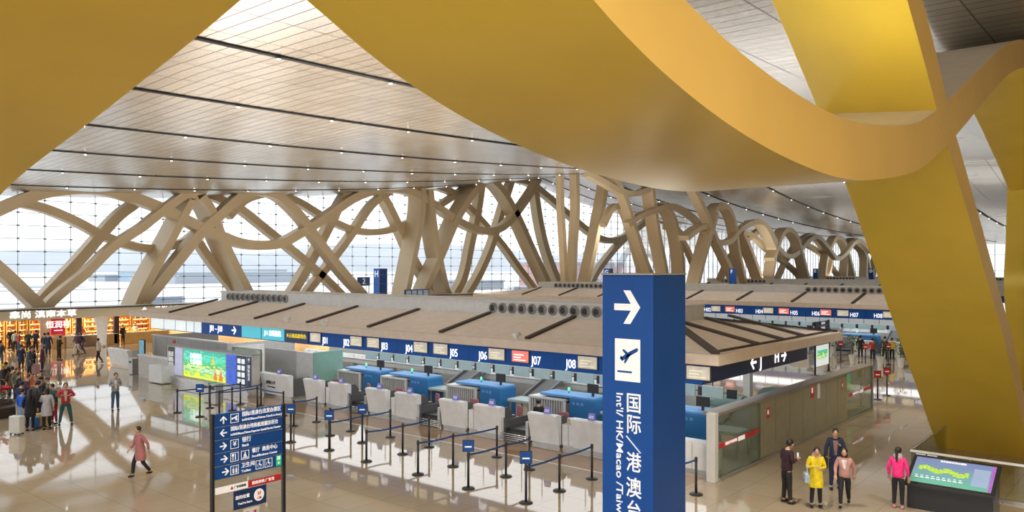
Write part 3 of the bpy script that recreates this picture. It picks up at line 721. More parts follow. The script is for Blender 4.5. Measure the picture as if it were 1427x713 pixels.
text('航班\n国际\n出发', .3, M_LET, t, face_front((x0+x1)/2, -.04, 1.3), 'notice_text')
panel(244, 254, mat('pale_violet_poster', (.45, .48, .68), .3, emit=.35, ecol=(.6, .62, .85), noise=.15), 'poster')
ad, x0, x1 = panel(256, 314, M_AD, 'advert_picture')
text('自然風光\n七彩雲南', .32, M_LETTER, t, face_front(x0+1.35, -.04, 1.5), 'advert_text')
# pagoda and two dancers in the picture, flat print
MB().prism([(x0+2.9, 1.35), (x0+3.0, 1.45), (x0+3.12, 1.8), (x0+3.25, 1.45), (x0+3.4, 1.35)], 'y', -.034, -.031).build('advert_pagoda', M_YEL, t)
for k, (xx, zz) in enumerate(((.95, .85), (.42, .9))):
    xx = x1-xx; b = MB(); b.prism([(xx-.2, .55), (xx-.08, zz+.1), (xx+.08, zz+.1), (xx+.2, .55)], 'y', -.034, -.031); b.build('advert_dress', mat('orange_print', (.8, .22, .05), .4, emit=.5), t)
    b = MB(); b.prism([(xx+.1*math.cos(a_*PI/4), zz+.22+.12*math.sin(a_*PI/4)) for a_ in range(8)], 'y', -.034, -.031); b.build('advert_face', mat('pale_print', (.85, .6, .5), .4, emit=.4), t)
_, x0, x1 = panel(315.5, 329, mat('deep_blue_poster', (.03, .10, .55), .25, emit=.5, ecol=(.03, .12, .7), noise=.4, nscale=5), 'poster')
MB().box(x0+.15, x1-.15, -.036, -.03, 1.3, 1.36).box(x0+.15, x1-.3, -.036, -.03, 1.5, 1.54).box(x0+.15, x1-.2, -.036, -.03, 1.65, 1.69).build('poster_line', M_XLB, t)
_, x0, x1 = panel(330, 343, M_NAVY, 'notice_panel')
nb_ = 0
for r_ in range(4):
    for c_ in range(2):
        xa = x0+.08+c_*(x1-x0-.1)/2; MB().box(xa, xa+(x1-x0)/2-.14, -.036, -.03, .6+r_*.34, .84+r_*.34).build('notice_sheet', M_LBOX, t)
_, x0, x1 = panel(344.5, 350, M_NAVY, 'direction_panel')
text('↑', .3, M_LET, t, face_front((x0+x1)/2, -.04, 1.82), 'arrow'); text('国\n际\n出\n发', .2, M_LET, t, face_front((x0+x1)/2, -.04, 1.2), 'panel_text')
# info desks on the far left
p = on_h(149, 509)
t = thing('information_desk', p, 'white information desk with a concave front left of the poster stand', 'desk', rz=0)
MB().prism(front_prof(), 'x', 0, 2.9).build('front_panel', M_WHITE, t, .01); MB().prism([(.34, .1), (.34, 1.16), (.9, 1.16), (1.3, .8), (1.3, .1)], 'x', 2.84, 2.9).build('side_panel', M_LGREY, t); MB().box(0, 2.84, .34, 1.3, .72, .78).build('desktop', M_LGREY, t); MB().box(.03, 2.86, .25, 1.25, 0, .12).build('plinth', M_STEEL, t); MB().prism([(.34, .1), (.34, 1.16), (.9, 1.16), (1.3, .8), (1.3, .1)], 'x', 0, .06).build('side_panel', M_LGREY, t)
p = on_h(193, 523)
t = thing('reception_wall', (p.x, p.y, 0), 'low light grey reception wall between the curved desk and the lightbox', 'partition')
MB().box(0, 4.6, 0, .15, .1, 1.22).build('panel', M_LGREY, t); MB().box(-.05, 4.65, -.05, .35, 1.22, 1.28).build('ledge', M_WHITE, t); MB().box(0, 4.6, .02, .13, 0, .1).build('plinth', M_STEEL, t)
MB().box(3.2, 4.7, -.9, .0, .05, 1.0).build('end_block', M_WHITE, t, .01)
p = on_h(186, 517)
t = thing('poster_stand', (p.x, p.y+.5, 0), 'slim blue poster stand between the curved desk and the reception wall', 'sign')
MB().box(-.3, .3, 0, .08, .1, 1.9).build('poster', mat('sky_blue_poster', (.12, .40, .62), .3, emit=.25, noise=.4, nscale=4), t); MB().box(-.34, .34, .02, .1, 0, 1.95).build('frame', M_BLACK, t)
def bin_(px, py, lab):
    p = on_h(px, py); t = thing('litter_bin', p, lab, 'bin')
    MB().box(-.25, .25, -.2, .2, .03, .92).build('body', M_STEEL, t, .02); MB().box(-.27, .27, -.22, .22, .92, .97).build('lid', M_STEEL, t); MB().box(-.15, .15, -.215, -.2, .7, .82).build('slot', M_BLACK, t)
bin_(186, 521, 'brushed steel litter bin in front of the blue poster stand')
bin_(292, 560, 'brushed steel litter bin in front of the landscape lightbox'); bin_(302, 563, 'second steel litter bin, right of the first by the landscape lightbox')
# ---------------------------------------------------------------- glass wall on the right of the island
t = thing('glass_partition', (-10.5, 22.05, 0), 'long frosted and clear glass partition at the right end of the island', 'partition')
g = lambda px: on_u(px, 600, -10.5).y-22.05
MB().box(-.28, .0, -.12, .12, 0, 2.06).build('end_post', M_LGREY, t, .01)
e0, e1, e2 = g(1059.5), g(1180.5), 15.9
MB().box(-.03, 0, .12, e0, .1, 1.98).build('clear_pane', G_GREEN, t)
MB().box(-.35, 0, e0, e1, .1, 1.98).build('frosted_panel', mat('olive_back_painted_glass', (.27, .26, .17), .15, coat=.2), t)
MB().box(-.03, 0, e1, e2, .1, 1.98).build('clear_pane', G_GREEN, t)
MB().box(-.5, .03, .12, e2, 1.98, 2.06).build('top_cap', mat('taupe_cap', (.24, .21, .16), .35), t); MB().box(-.08, .06, .12, e2, 0, .1).build('floor_rail', M_STEEL, t)
MB().box(-.06, .02, e2, e2+.1, 0, 2.06).build('far_post', M_GREY, t)
for k in range(7): MB().box(0, .004, e0+1.3*k+.0, e0+1.3*k+.012, .1, 1.98).build('panel_joint', M_DGREY, t)
for a, b_ in ((.15, e0-.1), (e1+.2, e2-.1)):
    s_ = MB().box(0, .006, a, b_, .98, 1.12).build('red_strip', M_RED, t)
    L_ = b_-a; text('旅客止步 禁止翻越', .1, M_LET, s_, face_side(.008, a+L_*.28, 1.05), 'strip_text'); MB().box(.006, .009, a+L_*.45, a+L_*.62, .98, 1.12).build('white_patch', M_LET, s_)
for px, py, sz in ((1070.5, 575, .2), (1132, 545, .28), (1174, 537, .18)):
    p = on_u(px, py, -10.5); s_ = MB().box(0, .012, p.y-22.05-sz*.6, p.y-22.05+sz*.6, p.z-sz*.9, p.z+sz*.9).build('fire_notice', M_RED, t)
    MB().box(.012, .015, p.y-22.05-sz*.4, p.y-22.05+sz*.1, p.z-sz*.2, p.z+sz*.5).build('notice_symbol', M_LET, s_)
p = on_u(1141, 543, -10.5); MB().box(0, .012, p.y-22.05-.15, p.y-22.05+.12, p.z-.32, p.z+.26).build('white_notice', M_WHITE, t)
p = on_u(1204, 530, -10.5)
t2 = thing('display_screen', (-11.4, 36.6, 0), 'green picture display standing behind the far glass of the partition', 'screen')
MB().box(-.1, 0, 0, 1.2, .8, 1.9).build('casing', M_DGREY, t2); s_ = MB().box(0, .01, .05, 1.15, .85, 1.85).build('picture', M_AD, t2); MB().box(-.1, 0, .5, .7, 0, .8).build('stand', M_DGREY, t2)
t2 = thing('red_barrier', (-11.6, 34.2, 0), 'low red barrier behind the far clear pane of the glass partition', 'barrier')
MB().box(-.1, 0, 0, 1.6, .1, .75).build('panel', M_RED, t2); MB().box(-.2, .1, .2, .3, 0, .1).build('foot', M_BLACK, t2)
# white end counter piece by the partition
t = thing('end_cabinet', (-12.2, 22.6, 0), 'white low cabinet closing the island next to the glass partition', 'cabinet')
MB().box(0, 1.35, 0, .6, .12, .95).build('body', M_WHITE, t, .01); MB().box(0, 1.35, .02, .6, 0, .12).build('plinth', M_STEEL, t); MB().box(.6, .61, -.005, 0, .12, .95).build('door_gap', M_DGREY, t)
# grey machines seen under the end canopy
for k, (u, v, lab) in enumerate(((-13.6, 29.6, 'dark green covered machine under the end of the near canopy, nearer one'), (-12.6, 32.4, 'dark green covered machine under the end of the near canopy, farther one'))):
    t = thing('covered_machine', (u, v, 0), lab, 'machine')
    b = MB(); b.lathe((0, 0, 1.0), [(1.0, 0), (.95, .2), (.7, .38), (.3, .45), (.05, .46)], 14, sx=1, sy=.7); b.build('cover', mat('dark_teal_cover', (.06, .12, .11), .4), t); MB().box(-.8, .8, -.5, .5, .0, 1.0).build('base', M_GREY, t)
# ---------------------------------------------------------------- big blue sign pillar
PU, PV, PW, PH = -7.9, 13.75, 1.2, 6.27
t = thing('sign_pillar', (PU, PV, 0), 'tall blue sign pillar with a white arrow and departures lettering in front', 'sign')
MB().box(-PW, 0, 0, 1.38, .1, PH).build('body', M_SIGN, t, .03); MB().box(-PW+.02, -.02, .02, 1.36, 0, .1).build('plinth', M_STEEL, t)
MB().box(-PW-.01, .01, -.01, 1.39, PH-.0, PH+.03).build('cap', M_GREY, t)
def pf(px, py): p = on_v(px, py, PV-.01); return p.x-PU, p.z
a = pf(856, 404); b = pf(892, 452); cx_, cz_ = (a[0]+b[0])/2, (a[1]+b[1])/2
ar = MB(); q = lambda px, py: pf(px, py)
# arrow measured on the face
ax0, az0 = a; ax1, az1 = b
hgt = az0-az1; wdt = ax1-ax0
poly1 = [(ax0, cz_-.10*hgt), (ax1-.25*wdt, cz_-.10*hgt), (ax1-.25*wdt, cz_+.10*hgt), (ax0, cz_+.10*hgt)]
ar.prism(poly1, 'y', -.012, -.002)
ar.prism([(ax1, cz_), (ax0+.62*wdt, az0), (ax0+.36*wdt, az0), (ax1-.28*wdt, cz_)], 'y', -.012, -.002)
ar.prism([(ax1, cz_), (ax1-.28*wdt, cz_), (ax0+.36*wdt, az1), (ax0+.62*wdt, az1)], 'y', -.012, -.002)
ar.build('arrow', M_LET, t)
a = pf(857, 471); b = pf(892, 533)
MB().box(a[0], b[0], -.012, -.002, b[1], a[1]).build('departures_panel', M_LET, t)
pw, ph = b[0]-a[0], a[1]-b[1]
def pp(x, y): return (a[0]+x*pw, b[1]+y*ph)
pl = MB()
pl.prism([pp(*c_) for c_ in ((.22, .52), (.30, .47), (.46, .55), (.90, .72), (.93, .79), (.86, .80), (.62, .72), (.38, .62))], 'y', -.017, -.012)   # fuselage
pl.prism([pp(*c_) for c_ in ((.48, .63), (.68, .68), (.42, .42), (.36, .44))], 'y', -.017, -.012)      # wing down
pl.prism([pp(*c_) for c_ in ((.52, .68), (.36, .76), (.30, .73), (.44, .63))], 'y', -.017, -.012)      # wing up
pl.prism([pp(*c_) for c_ in ((.24, .60), (.20, .53), (.30, .50), (.34, .56))], 'y', -.017, -.012)      # tail
pl.build('aeroplane_symbol', M_SIGN, t); MB().box(*[pp(.1, 0)[0], pp(.68, 0)[0]], -.017, -.012, pp(0, .20)[1], pp(0, .245)[1]).build('runway_line', M_SIGN, t)
for ch, y0, y1 in (('国', 549, 578), ('际', 579, 607), ('港', 632, 660), ('澳', 667, 696), ('台', 699, 727), ('出', 745, 772), ('发', 775, 800)):
    c_ = pf(883, (y0+y1)/2); s_ = pf(883, y0)[1]-pf(883, y1)[1]
    text(ch, s_*1.03, M_LET, t, face_front(c_[0], -.004, c_[1]), 'lettering', sx=.86, bold=.02, ext=.005)
c0, c1 = pf(893, 610), pf(873, 628); MB().bar((c0[0], -.008, c1[1]), (c1[0], -.008, c0[1]), .01, .05, up=(0, 1, 0)).build('slash', M_LET, t)
c0 = pf(863, 546); c1 = pf(863, 713)
text("Int'l/ HK/Macao /Taiwan Departures", .245, M_LET, t, Matrix.Translation((c0[0], -.006, c0[1])) @ Matrix.Rotation(PI/2, 4, 'X') @ Matrix.Rotation(-PI/2, 4, 'Z') @ Matrix.Diagonal((1.0, .9, 1, 1)), 'lettering', sx=1.13, bold=.012, align='LEFT')
# far pillars beyond the glass
def far_pillar(px, py, letter, lab, u=-80.0, w_=1.2):
    p = on_u(px, 376, u); t = thing('letter_pillar', (u, p.y, 0), lab, 'sign')
    MB().box(-w_, 0, 0, w_*1.1, .1, 6.4).build('body', M_SIGN, t); MB().box(-w_*.95, -w_*.05, .05, w_, 0, .1).build('plinth', M_GREY, t)
    text(letter, w_*.95, M_LET, t, face_front(-w_/2, -.02, 6.4-w_*.62), 'letter', bold=.05)
far_pillar(529, 376, 'H', 'blue pillar marked H seen through the glass facade')
far_pillar(849, 377, 'G', 'blue pillar marked G just left of the big pillar top')
far_pillar(1023, 375, 'F', 'blue pillar marked F beyond the canopy roofs', -38, .6); far_pillar(1139, 373, 'E', 'blue pillar marked E between F and D', -40, .62); far_pillar(1217, 373, 'D', 'blue pillar marked D, farthest to the right', -36, .66)
p = on_u(507, 390, -79.5)
t = thing('gate_sign', (-79.5, p.y, 0), 'small blue hanging sign with the number 2 beside pillar H', 'sign')
MB().box(-.1, 0, -1.0, 1.0, 4.2, 5.3).build('panel', mat('number_sign_blue', (.05, .12, .45), .4), t); text('2', 1.0, M_LET, t, face_side(.02, 0, 4.75), 'number'); MB().box(-.08, -.02, -.9, -.82, 0, 4.2).box(-.08, -.02, .82, .9, 0, 4.2).build('sign_post', M_GREY, t)
p = on_u(565, 416, -62); q_ = on_u(597, 416, -62)
t = thing('flight_board', (-62, p.y, 0), 'dark board of four screens standing above the canopy roof left of centre', 'board')
H_ = on_u(580, 403, -62).z; L_ = q_.y-p.y
MB().box(-.2, 0, 0, L_, H_-1.1, H_).build('casing', M_NAVY, t)
for k in range(4): MB().box(0, .02, .1+k*L_/4, (k+1)*L_/4-.05, H_-1.0, H_-.1).build('screen', mat('dim_screen', (.25, .32, .4), .3, emit=.2, noise=.3), t)
MB().box(-.15, -.05, .3, .45, 0, H_-1.1).box(-.15, -.05, L_-.45, L_-.3, 0, H_-1.1).build('stand', M_GREY, t)
# ---------------------------------------------------------------- directory sign near left
def directory(u, v0, v1, H_, lab, near):
    t = thing('directory_sign', (u, v0, 0), lab, 'sign'); L_ = v1-v0
    for y in (0, L_): MB().box(-.05, .05, y-.03, y+.03, 0, H_+.02).build('post', M_BLACK, t, .005)
    rh = .288; m = near
    for k in range(5):
        z1 = H_-k*rh; z0 = z1-rh+.012; r = MB().box(-.02, .025, .04, L_-.04, z0, z1).build('direction_row', M_SIGN if near else M_NAVY, t)
        MB().box(-.02, .03, .04, L_-.04, z0-.014, z0+.002).build('row_divider', M_STEEL, r)
        if not near:
            text(('国际出发', '国内出发', '银行', '餐厅', '卫生间')[k], .17, M_LET, r, face_side(.028, L_*.55, (z0+z1)/2), 'row_text'); continue
        zc = (z0+z1)/2
        def pic(y, ch, lab_='pictogram', s=.1):
            f_ = MB()
            for (ya, yb, za, zb) in ((y-s, y+s, zc+s-.012, zc+s), (y-s, y+s, zc-s, zc-s+.012), (y-s, y-s+.012, zc-s, zc+s), (y+s-.012, y+s, zc-s, zc+s)): f_.box(.025, .029, ya, yb, za, zb)
            f_.build('pictogram_frame', M_LET, r)
            if ch: text(ch, .15, M_LET, r, face_side(.028, y, zc), 'pictogram')
        def arr(y, ang): arrow(MB(), y, zc, .17, ang, 'side', .026, .004).build('arrow', M_LET, r)
        def tx(y, s, c, e, f1=None, f2=None):
            text(c, s, M_LET, r, face_side(.028, y, zc+.055), 'row_text', align='LEFT', bold=.02, fit=f1); text(e, s*.62, M_LET, r, face_side(.028, y, zc-.07), 'row_text', align='LEFT', bold=.02, fit=f2)
        if k == 0:
            arr(.25, PI/2); pic(.52, None); tx(.70, .118, '国际/港澳台出发办票区', "Int'l/HK/Macao/Taiwan Check-in Area J", 1.0, 1.02)
            b = MB(); b.prism([(.45, zc-.03), (.60, zc+.03), (.58, zc+.06), (.5, zc+.02), (.44, zc+.02)], 'x', .026, .03).prism([(.5, zc+.02), (.56, zc-.06), (.6, zc-.05), (.56, zc+.03)], 'x', .026, .03); b.build('aeroplane_symbol', M_LET, r)
        if k == 1: arr(.25, PI); tx(.42, .112, '国际/港澳台特殊航班服务柜台', "Int'l/HK/Macao/Taiwan Departure Special Service Counter", 1.2, 1.28)
        if k == 2: arr(.25, 0); pic(.52, '¥'); tx(.70, .13, '银行', 'Bank', .22, .17)
        if k == 3:
            arr(.27, 0); pic(.52, None); pic(.78, None); tx(.95, .12, '餐厅  商务中心', 'Food/Business Center', .66, .66)
            MB().box(.026, .03, .47, .49, zc-.07, zc+.07).box(.026, .03, .53, .55, zc-.07, zc+.07).box(.026, .03, .455, .505, zc+.02, zc+.07).build('cutlery_symbol', M_LET, r)
            MB().box(.026, .03, .71, .85, zc-.07, zc-.05).prism([(.74, zc-.04), (.82, zc-.04), (.8, zc+.03), (.76, zc+.03)], 'x', .026, .03).box(.026, .03, .765, .795, zc+.04, zc+.07).build('service_symbol', M_LET, r)
        if k == 4:
            arr(.3, 0); pic(.52, None); tx(.68, .12, '卫生间', 'Toilet', .33, .24); pic(1.15, None); pic(1.38, None)
            for y in (.49, .56): MB().box(.026, .03, y-.02, y+.02, zc-.07, zc+.03).lathe((.028, y, zc+.055), [(.015, 0), (.015, .01)], 8).build('figure_symbol', M_LET, r)
            for y in (1.15, 1.38):
                b = MB()
                for i in range(10):
                    a_ = PI*.6+i*PI*1.3/9; a2 = PI*.6+(i+1)*PI*1.3/9
                    b.bar((.028, y-.005+.05*math.cos(a_), zc-.02+.05*math.sin(a_)), (.028, y-.005+.05*math.cos(a2), zc-.02+.05*math.sin(a2)), .004, .014, up=(1, 0, 0))
                b.box(.026, .03, y-.01, y+.01, zc-.02, zc+.045).box(.026, .03, y-.01, y+.05, zc-.02, zc).box(.026, .03, y-.015, y+.015, zc+.055, zc+.08); b.build('wheelchair_symbol', M_LET, r)
            gx = MB().box(.026, .032, 1.58, 1.72, zc-.12, zc+.12).build('green_exit_plate', mat('exit_green', (.02, .5, .2), .4, emit=.4, noise=0), r)
            MB().box(.032, .035, 1.61, 1.69, zc+.02, zc+.1).build('runner_symbol', M_LET, gx); arrow(MB(), 1.65, zc-.05, .07, -PI/2, 'side', .032, .004).build('arrow', M_LET, gx)
    zb = H_-5*rh
    if near:
        gp = MB().box(-.008, .008, .04, L_-.04, .25, zb-.01).build('glass_panel', glass('sign_glass', (.95, .95, .93), .06), t)
        MB().box(-.05, .05, .04, L_-.04, .2, .25).build('bottom_rail', M_DGREY, t)
        MB().box(.01, .014, .06, .86, zb-.32, zb-.17).build('white_strip', M_LET, gp); rs = MB().box(.01, .014, .86, L_-.08, zb-.32, zb-.17).build('red_strip', M_RED, gp)
        MB().prism([(.42, zb-.28), (.5, zb-.28), (.46, zb-.2)], 'x', .015, .018).build('triangle_emblem', M_RED, gp)
        text('广告位招租', .06, M_BLACK, gp, face_side(.018, .66, zb-.245), 'strip_text'); text('招商热线 广告位', .08, M_LET, rs, face_side(.018, 1.25, zb-.245), 'strip_text')
        nb_ = MB().box(.01, .016, .5, 1.33, zb-.76, zb-.34).build('level_plate', M_NAVY, gp)
        text('您的位置', .09, M_LET, nb_, face_side(.02, .72, zb-.50), 'plate_text'); text("You're here", .075, M_LET, nb_, face_side(.02, .78, zb-.64), 'plate_text')
        b = MB(); b.prism([(1.14+.13*math.cos(i*PI/10), zb-.54+.14*math.sin(i*PI/10)) for i in range(20)], 'x', .016, .02); b.build('level_disc', M_LET, nb_)
        text('3F', .11, M_RED, nb_, face_side(.024, 1.14, zb-.51), 'disc_text'); text('三层', .06, M_RED, nb_, face_side(.024, 1.14, zb-.61), 'disc_text')
        for y in (.85, 1.05):
            MB().box(.009, .010, y-.1, y+.1, zb-1.1, zb-.8).build('sticker', M_WHITE, gp); b = MB()
            for i in range(16): b.bar((.012, y+.07*math.cos(i*PI/8), zb-.92+.07*math.sin(i*PI/8)), (.012, y+.07*math.cos((i+1)*PI/8), zb-.92+.07*math.sin((i+1)*PI/8)), .003, .014, up=(1, 0, 0))
            b.bar((.012, y-.05, zb-.87), (.012, y+.05, zb-.97), .003, .014, up=(1, 0, 0)); b.box(.0105, .0125, y-.025, y+.025, zb-.96, zb-.87); b.build('prohibition_symbol', M_RED, gp)
    else:
        MB().box(-.02, .02, .04, L_-.04, .5, zb-.02).build('map_panel', M_LBOX, t); MB().box(.021, .025, .3, L_-.3, .9, zb-.3).build('map_picture', M_AD, t)
    for y in (0, L_): MB().box(-.3, .3, y-.08, y+.08, 0, .03).build('foot', M_DGREY, t)
directory(-16.1, 9.0, 10.8, 3.2, 'near directory sign with five blue rows of white directions', True)
p = on_h(1136, 523)
directory(p.x, p.y, p.y+2.4, 3.2, 'distant directory sign with a map standing right of the near canopy', False)
# ---------------------------------------------------------------- map kiosk, railing
t = thing('map_kiosk', (-5.55, 23.0, 0), 'black kiosk with a tilted lit floor map at the lower right', 'kiosk')
MB().prism([(.05, 0), (.05, .62), (1.0, 1.12), (1.0, 0)], 'x', .05, 2.05).build('body', M_BLACK, t, .01)
MB().prism([(-.05, .60), (-.05, .68), (1.06, 1.24), (1.06, 1.16)], 'x', 0, 2.1).build('screen_frame', M_BLACK, t, .01)
def kmap():
    m = bpy.data.materials.new('floor_map'); m.use_nodes = True; t_ = m.node_tree; b = t_.nodes['Principled BSDF']
    tc = t_.nodes.new('ShaderNodeTexCoord'); s = t_.nodes.new('ShaderNodeSeparateXYZ'); t_.links.new(tc.outputs['Object'], s.inputs[0])
    r = t_.nodes.new('ShaderNodeValToRGB'); r.color_ramp.elements[0].color = (.12, .36, .28, 1); r.color_ramp.elements[1].color = (.16, .22, .42, 1); r.color_ramp.elements[0].position = .1; r.color_ramp.elements[1].position = .8
    t_.links.new(s.outputs['Y'], r.inputs[0]); t_.links.new(r.outputs[0], b.inputs['Base Color']); t_.links.new(r.outputs[0], b.inputs['Emission Color']); b.inputs['Emission Strength'].default_value = .3; b.inputs['Roughness'].default_value = .15
    return m
sl = math.atan2(.56, 1.11)
def on_k(mb): mb.v = [(x, -.05+y*math.cos(sl)-z*math.sin(sl), .68+y*math.sin(sl)+z*math.cos(sl)) for x, y, z in mb.v]; return mb
sc_ = on_k(MB().box(.1, 2.0, .1, 1.15, 0, .008)).build('screen', kmap(), t)
M_MG = mat('map_green', (.35, .55, .08), .4, emit=.35, noise=.3, nscale=20)
rng = random.Random(3)
for k in range(14):
    x = .22+k*.085; y = .72+.05*math.sin(k)-.008*k; b = on_k(MB().prism([(x, y-.09), (x+.1, y-.1), (x+.11, y+.07+.03*math.sin(k*2)), (x, y+.08)], 'z', .009, .012)); b.build('map_zone', M_MG, sc_)
on_k(MB().box(1.52, 1.9, .25, .95, .009, .012)).build('map_legend', mat('map_legend_blue', (.25, .34, .5), .4, emit=.3), sc_)
on_k(MB().box(1.93, 1.99, .1, 1.15, .009, .012)).build('map_edge', mat('map_violet', (.4, .08, .5), .4, emit=.3), sc_)
for k in range(9): on_k(MB().box(.2+k*.13, .29+k*.13, .30, .33, .009, .012).box(.2+k*.13, .26+k*.13, .38, .40, .009, .012)).build('map_caption', M_LET, sc_)
text('昆明国际机场楼层图', .07, M_LET, sc_, Matrix.Translation((1.0, -.05+1.06*math.cos(sl)-.012*math.sin(sl), .68+1.06*math.sin(sl)+.012)) @ Matrix.Rotation(sl, 4, 'X'), 'map_title')
t = thing('glass_railing', (-5.9, 25.25, 0), 'glass railing with a white top rail behind the map kiosk', 'railing')
MB().box(0, 6, -.015, .015, .08, 1.04).build('front_pane', G_CLEAR, t); MB().box(-.03, 6, -.03, .03, 1.04, 1.1).build('top_rail', M_WHITE, t); MB().box(0, 6, -.05, .05, 0, .08).build('floor_rail', M_STEEL, t)
MB().box(-.015, .015, .03, 4.6, .08, 1.06).build('side_pane', G_CLEAR, t); MB().box(-.02, .02, .03, 4.6, 1.06, 1.1).build('side_rail', M_STEEL, t)
for y in (1.5, 3.0, 4.5): MB().box(y-.02, y+.02, -.02, .02, .08, 1.04).build('baluster', M_STEEL, t)
for x in (.25, .55):
    nt_ = MB().box(x-.13, x+.13, -.02, -.016, .75, 1.02).build('notice', M_WHITE, t); b = MB()
    for i in range(14): b.bar((x+.09*math.cos(i*PI/7), -.023, .885+.09*math.sin(i*PI/7)), (x+.09*math.cos((i+1)*PI/7), -.023, .885+.09*math.sin((i+1)*PI/7)), .018, .004, up=(0, 1, 0))
    b.bar((x-.06, -.023, .945), (x+.06, -.023, .825), .018, .004, up=(0, 1, 0)); b.build('prohibition_symbol', M_RED if x > .4 else M_NAVY, nt_)
# ---------------------------------------------------------------- belt posts
M_BELT = mat('blue_belt_webbing', (.03, .09, .30), .7)
M_TBELT = mat('tan_belt_webbing', (.62, .48, .25), .7)
st0 = None
def stanchion(px, py, lab, sign=None, grp='belt posts of the queue lanes'):
    global st0
    if st0 is None:
        st0 = thing('belt_post', (0, 0, 0), 'x', 'stanchion')
        MB().lathe((0, 0, 0), [(.19, 0), (.19, .02), (.16, .04), (.04, .055)], 20).build('base', M_BLACK, st0)
        MB().tube([(0, 0, .04), (0, 0, 1.03)], .036, 10).build('post', M_BLACK, st0); MB().lathe((0, 0, .93), [(.045, 0), (.045, .11), (.03, .14)], 10).build('belt_head', M_BLACK, st0); t = st0
        t2 = t
    else:
        t2 = thing('belt_post', (0, 0, 0), 'x', 'stanchion')
        for ch in st0.children:
            if ch.name.split('.')[0] in ('base', 'post', 'belt_head'): c = ch.copy(); COL.objects.link(c); c.parent = t2
    p = on_h(px, py); t2.location = (p.x, p.y, 0); t2['label'] = lab; t2['group'] = grp
    if sign:
        rz = math.radians(40)
        ax = Vector((math.cos(rz), math.sin(rz), 0)); ay = Vector((-math.sin(rz), math.cos(rz), 0))
        def plate(w_, z0, z1, d0, d1, m, nm, par):
            b = MB(); b.box(-w_/2, w_/2, d0, d1, z0, z1); b.v = [tuple(ax*x+ay*y+Vector((0, 0, z))) for x, y, z in b.v]; return b.build(nm, m, par)
        f_ = plate(.34, 1.07, 1.42, -.012, .012, M_BLACK, 'sign_holder', t2)
        plate(.30, 1.09, 1.40, -.016, -.012, {'b': M_SIGN, 'r': M_RED}[sign], 'sign_face', f_); plate(.2, 1.2, 1.24, -.019, -.016, M_LET, 'sign_line', f_)
    return t2
def belt(a, b, m=None):
    A = Vector(a.location); B = Vector(b.location); n = 6; pts = []
    d = (B-A).normalized(); side = Vector((-d.y, d.x, 0))*.004; V = []
    for i in range(n+1):
        p = A.lerp(B, i/n); s = -.03*math.sin(PI*i/n); p = p-A
        for z, sg in ((.955, 1), (1.01, 1), (1.01, -1), (.955, -1)): V.append(tuple(p+side*sg+Vector((0, 0, z+s))))
    F = []
    for i in range(n):
        for k in range(4): F.append((i*4+k, i*4+(k+1) % 4, i*4+4+(k+1) % 4, i*4+4+k))
    MB().add(V, F).build('belt', m or M_BELT, a)
rows = [
 ('row before counters J07 and J08', [(824.9, 667, 0), (779.6, 683.7, 0), (733, 700.4, 'b')]),
 ('row before counter J06', [(737.8, 653.8, 0), (705, 663.7, 0), (652.6, 680.5, 'b')]),
 ('row before counter J05', [(692.5, 636.5, 0), (631.3, 649.7, 0), (582.5, 661, 0)]),
 ('row before counter J04', [(598, 622.7, 0), (561.2, 632.7, 0), (510.6, 642.9, 0)]),
 ('row before counter J03', [(544, 609, 0), (504.8, 616.6, 'b'), (458.7, 627.3, 'b')]),
 ('row before counter J02', [(488.8, 600.6, 0), (460, 606.5, 0)]),
 ('row by the directory sign', [(441.3, 587.8, 0), (409.4, 593.4, 0), (405.3, 616, 'b')]),
 ('row by the service counter', [(395, 579, 0), (358.5, 571, 0), (305.5, 578, 0)]),
 ('row by the landscape lightbox', [(363.7, 565, 0), (323.4, 572, 0), (278.5, 580.8, 'b')]),
 ('outermost row at the left', [(335, 563.4, 0), (292.6, 568.5, 0), (247, 575, 0)]),
]
words_ = ['farthest', 'middle', 'nearest']
for rn, ps in rows:
    L3 = []
    for i, (x, y, s_) in enumerate(ps):
        w_ = words_[i] if len(ps) == 3 else ('farthest', 'nearest')[i]
        L3.append(stanchion(x, y, 'black belt post%s, %s of the %s' % (' with blue sign' if s_ else '', w_, rn), s_ or None))
    for a, b in zip(L3, L3[1:]): belt(a, b)
a = stanchion(970, 688.8, 'black belt post at the right of the big blue pillar'); b = stanchion(930, 700, 'black belt post hidden beside the big blue pillar foot'); belt(a, b)
a = stanchion(1223, 556.6, 'black post with red sign, nearer of two beyond the glass partition', 'r', 'red sign posts'); b = stanchion(1236, 551, 'black post with red sign, farther of two beyond the glass partition', 'r', 'red sign posts'); belt(a, b, M_TBELT)
c_ = stanchion(1200, 566, 'black post at the end of the tan belt near the glass partition', None, 'red sign posts'); belt(a, c_, M_TBELT)
stanchion(1171.5, 504, 'black post with red sign left of the tall potted plants', 'r', 'red sign posts')
stanchion(1206, 509, 'black post with red sign between two potted plants', 'r', 'red sign posts'); stanchion(1238, 508, 'black post with red sign right of the middle potted plant', 'r', 'red sign posts')
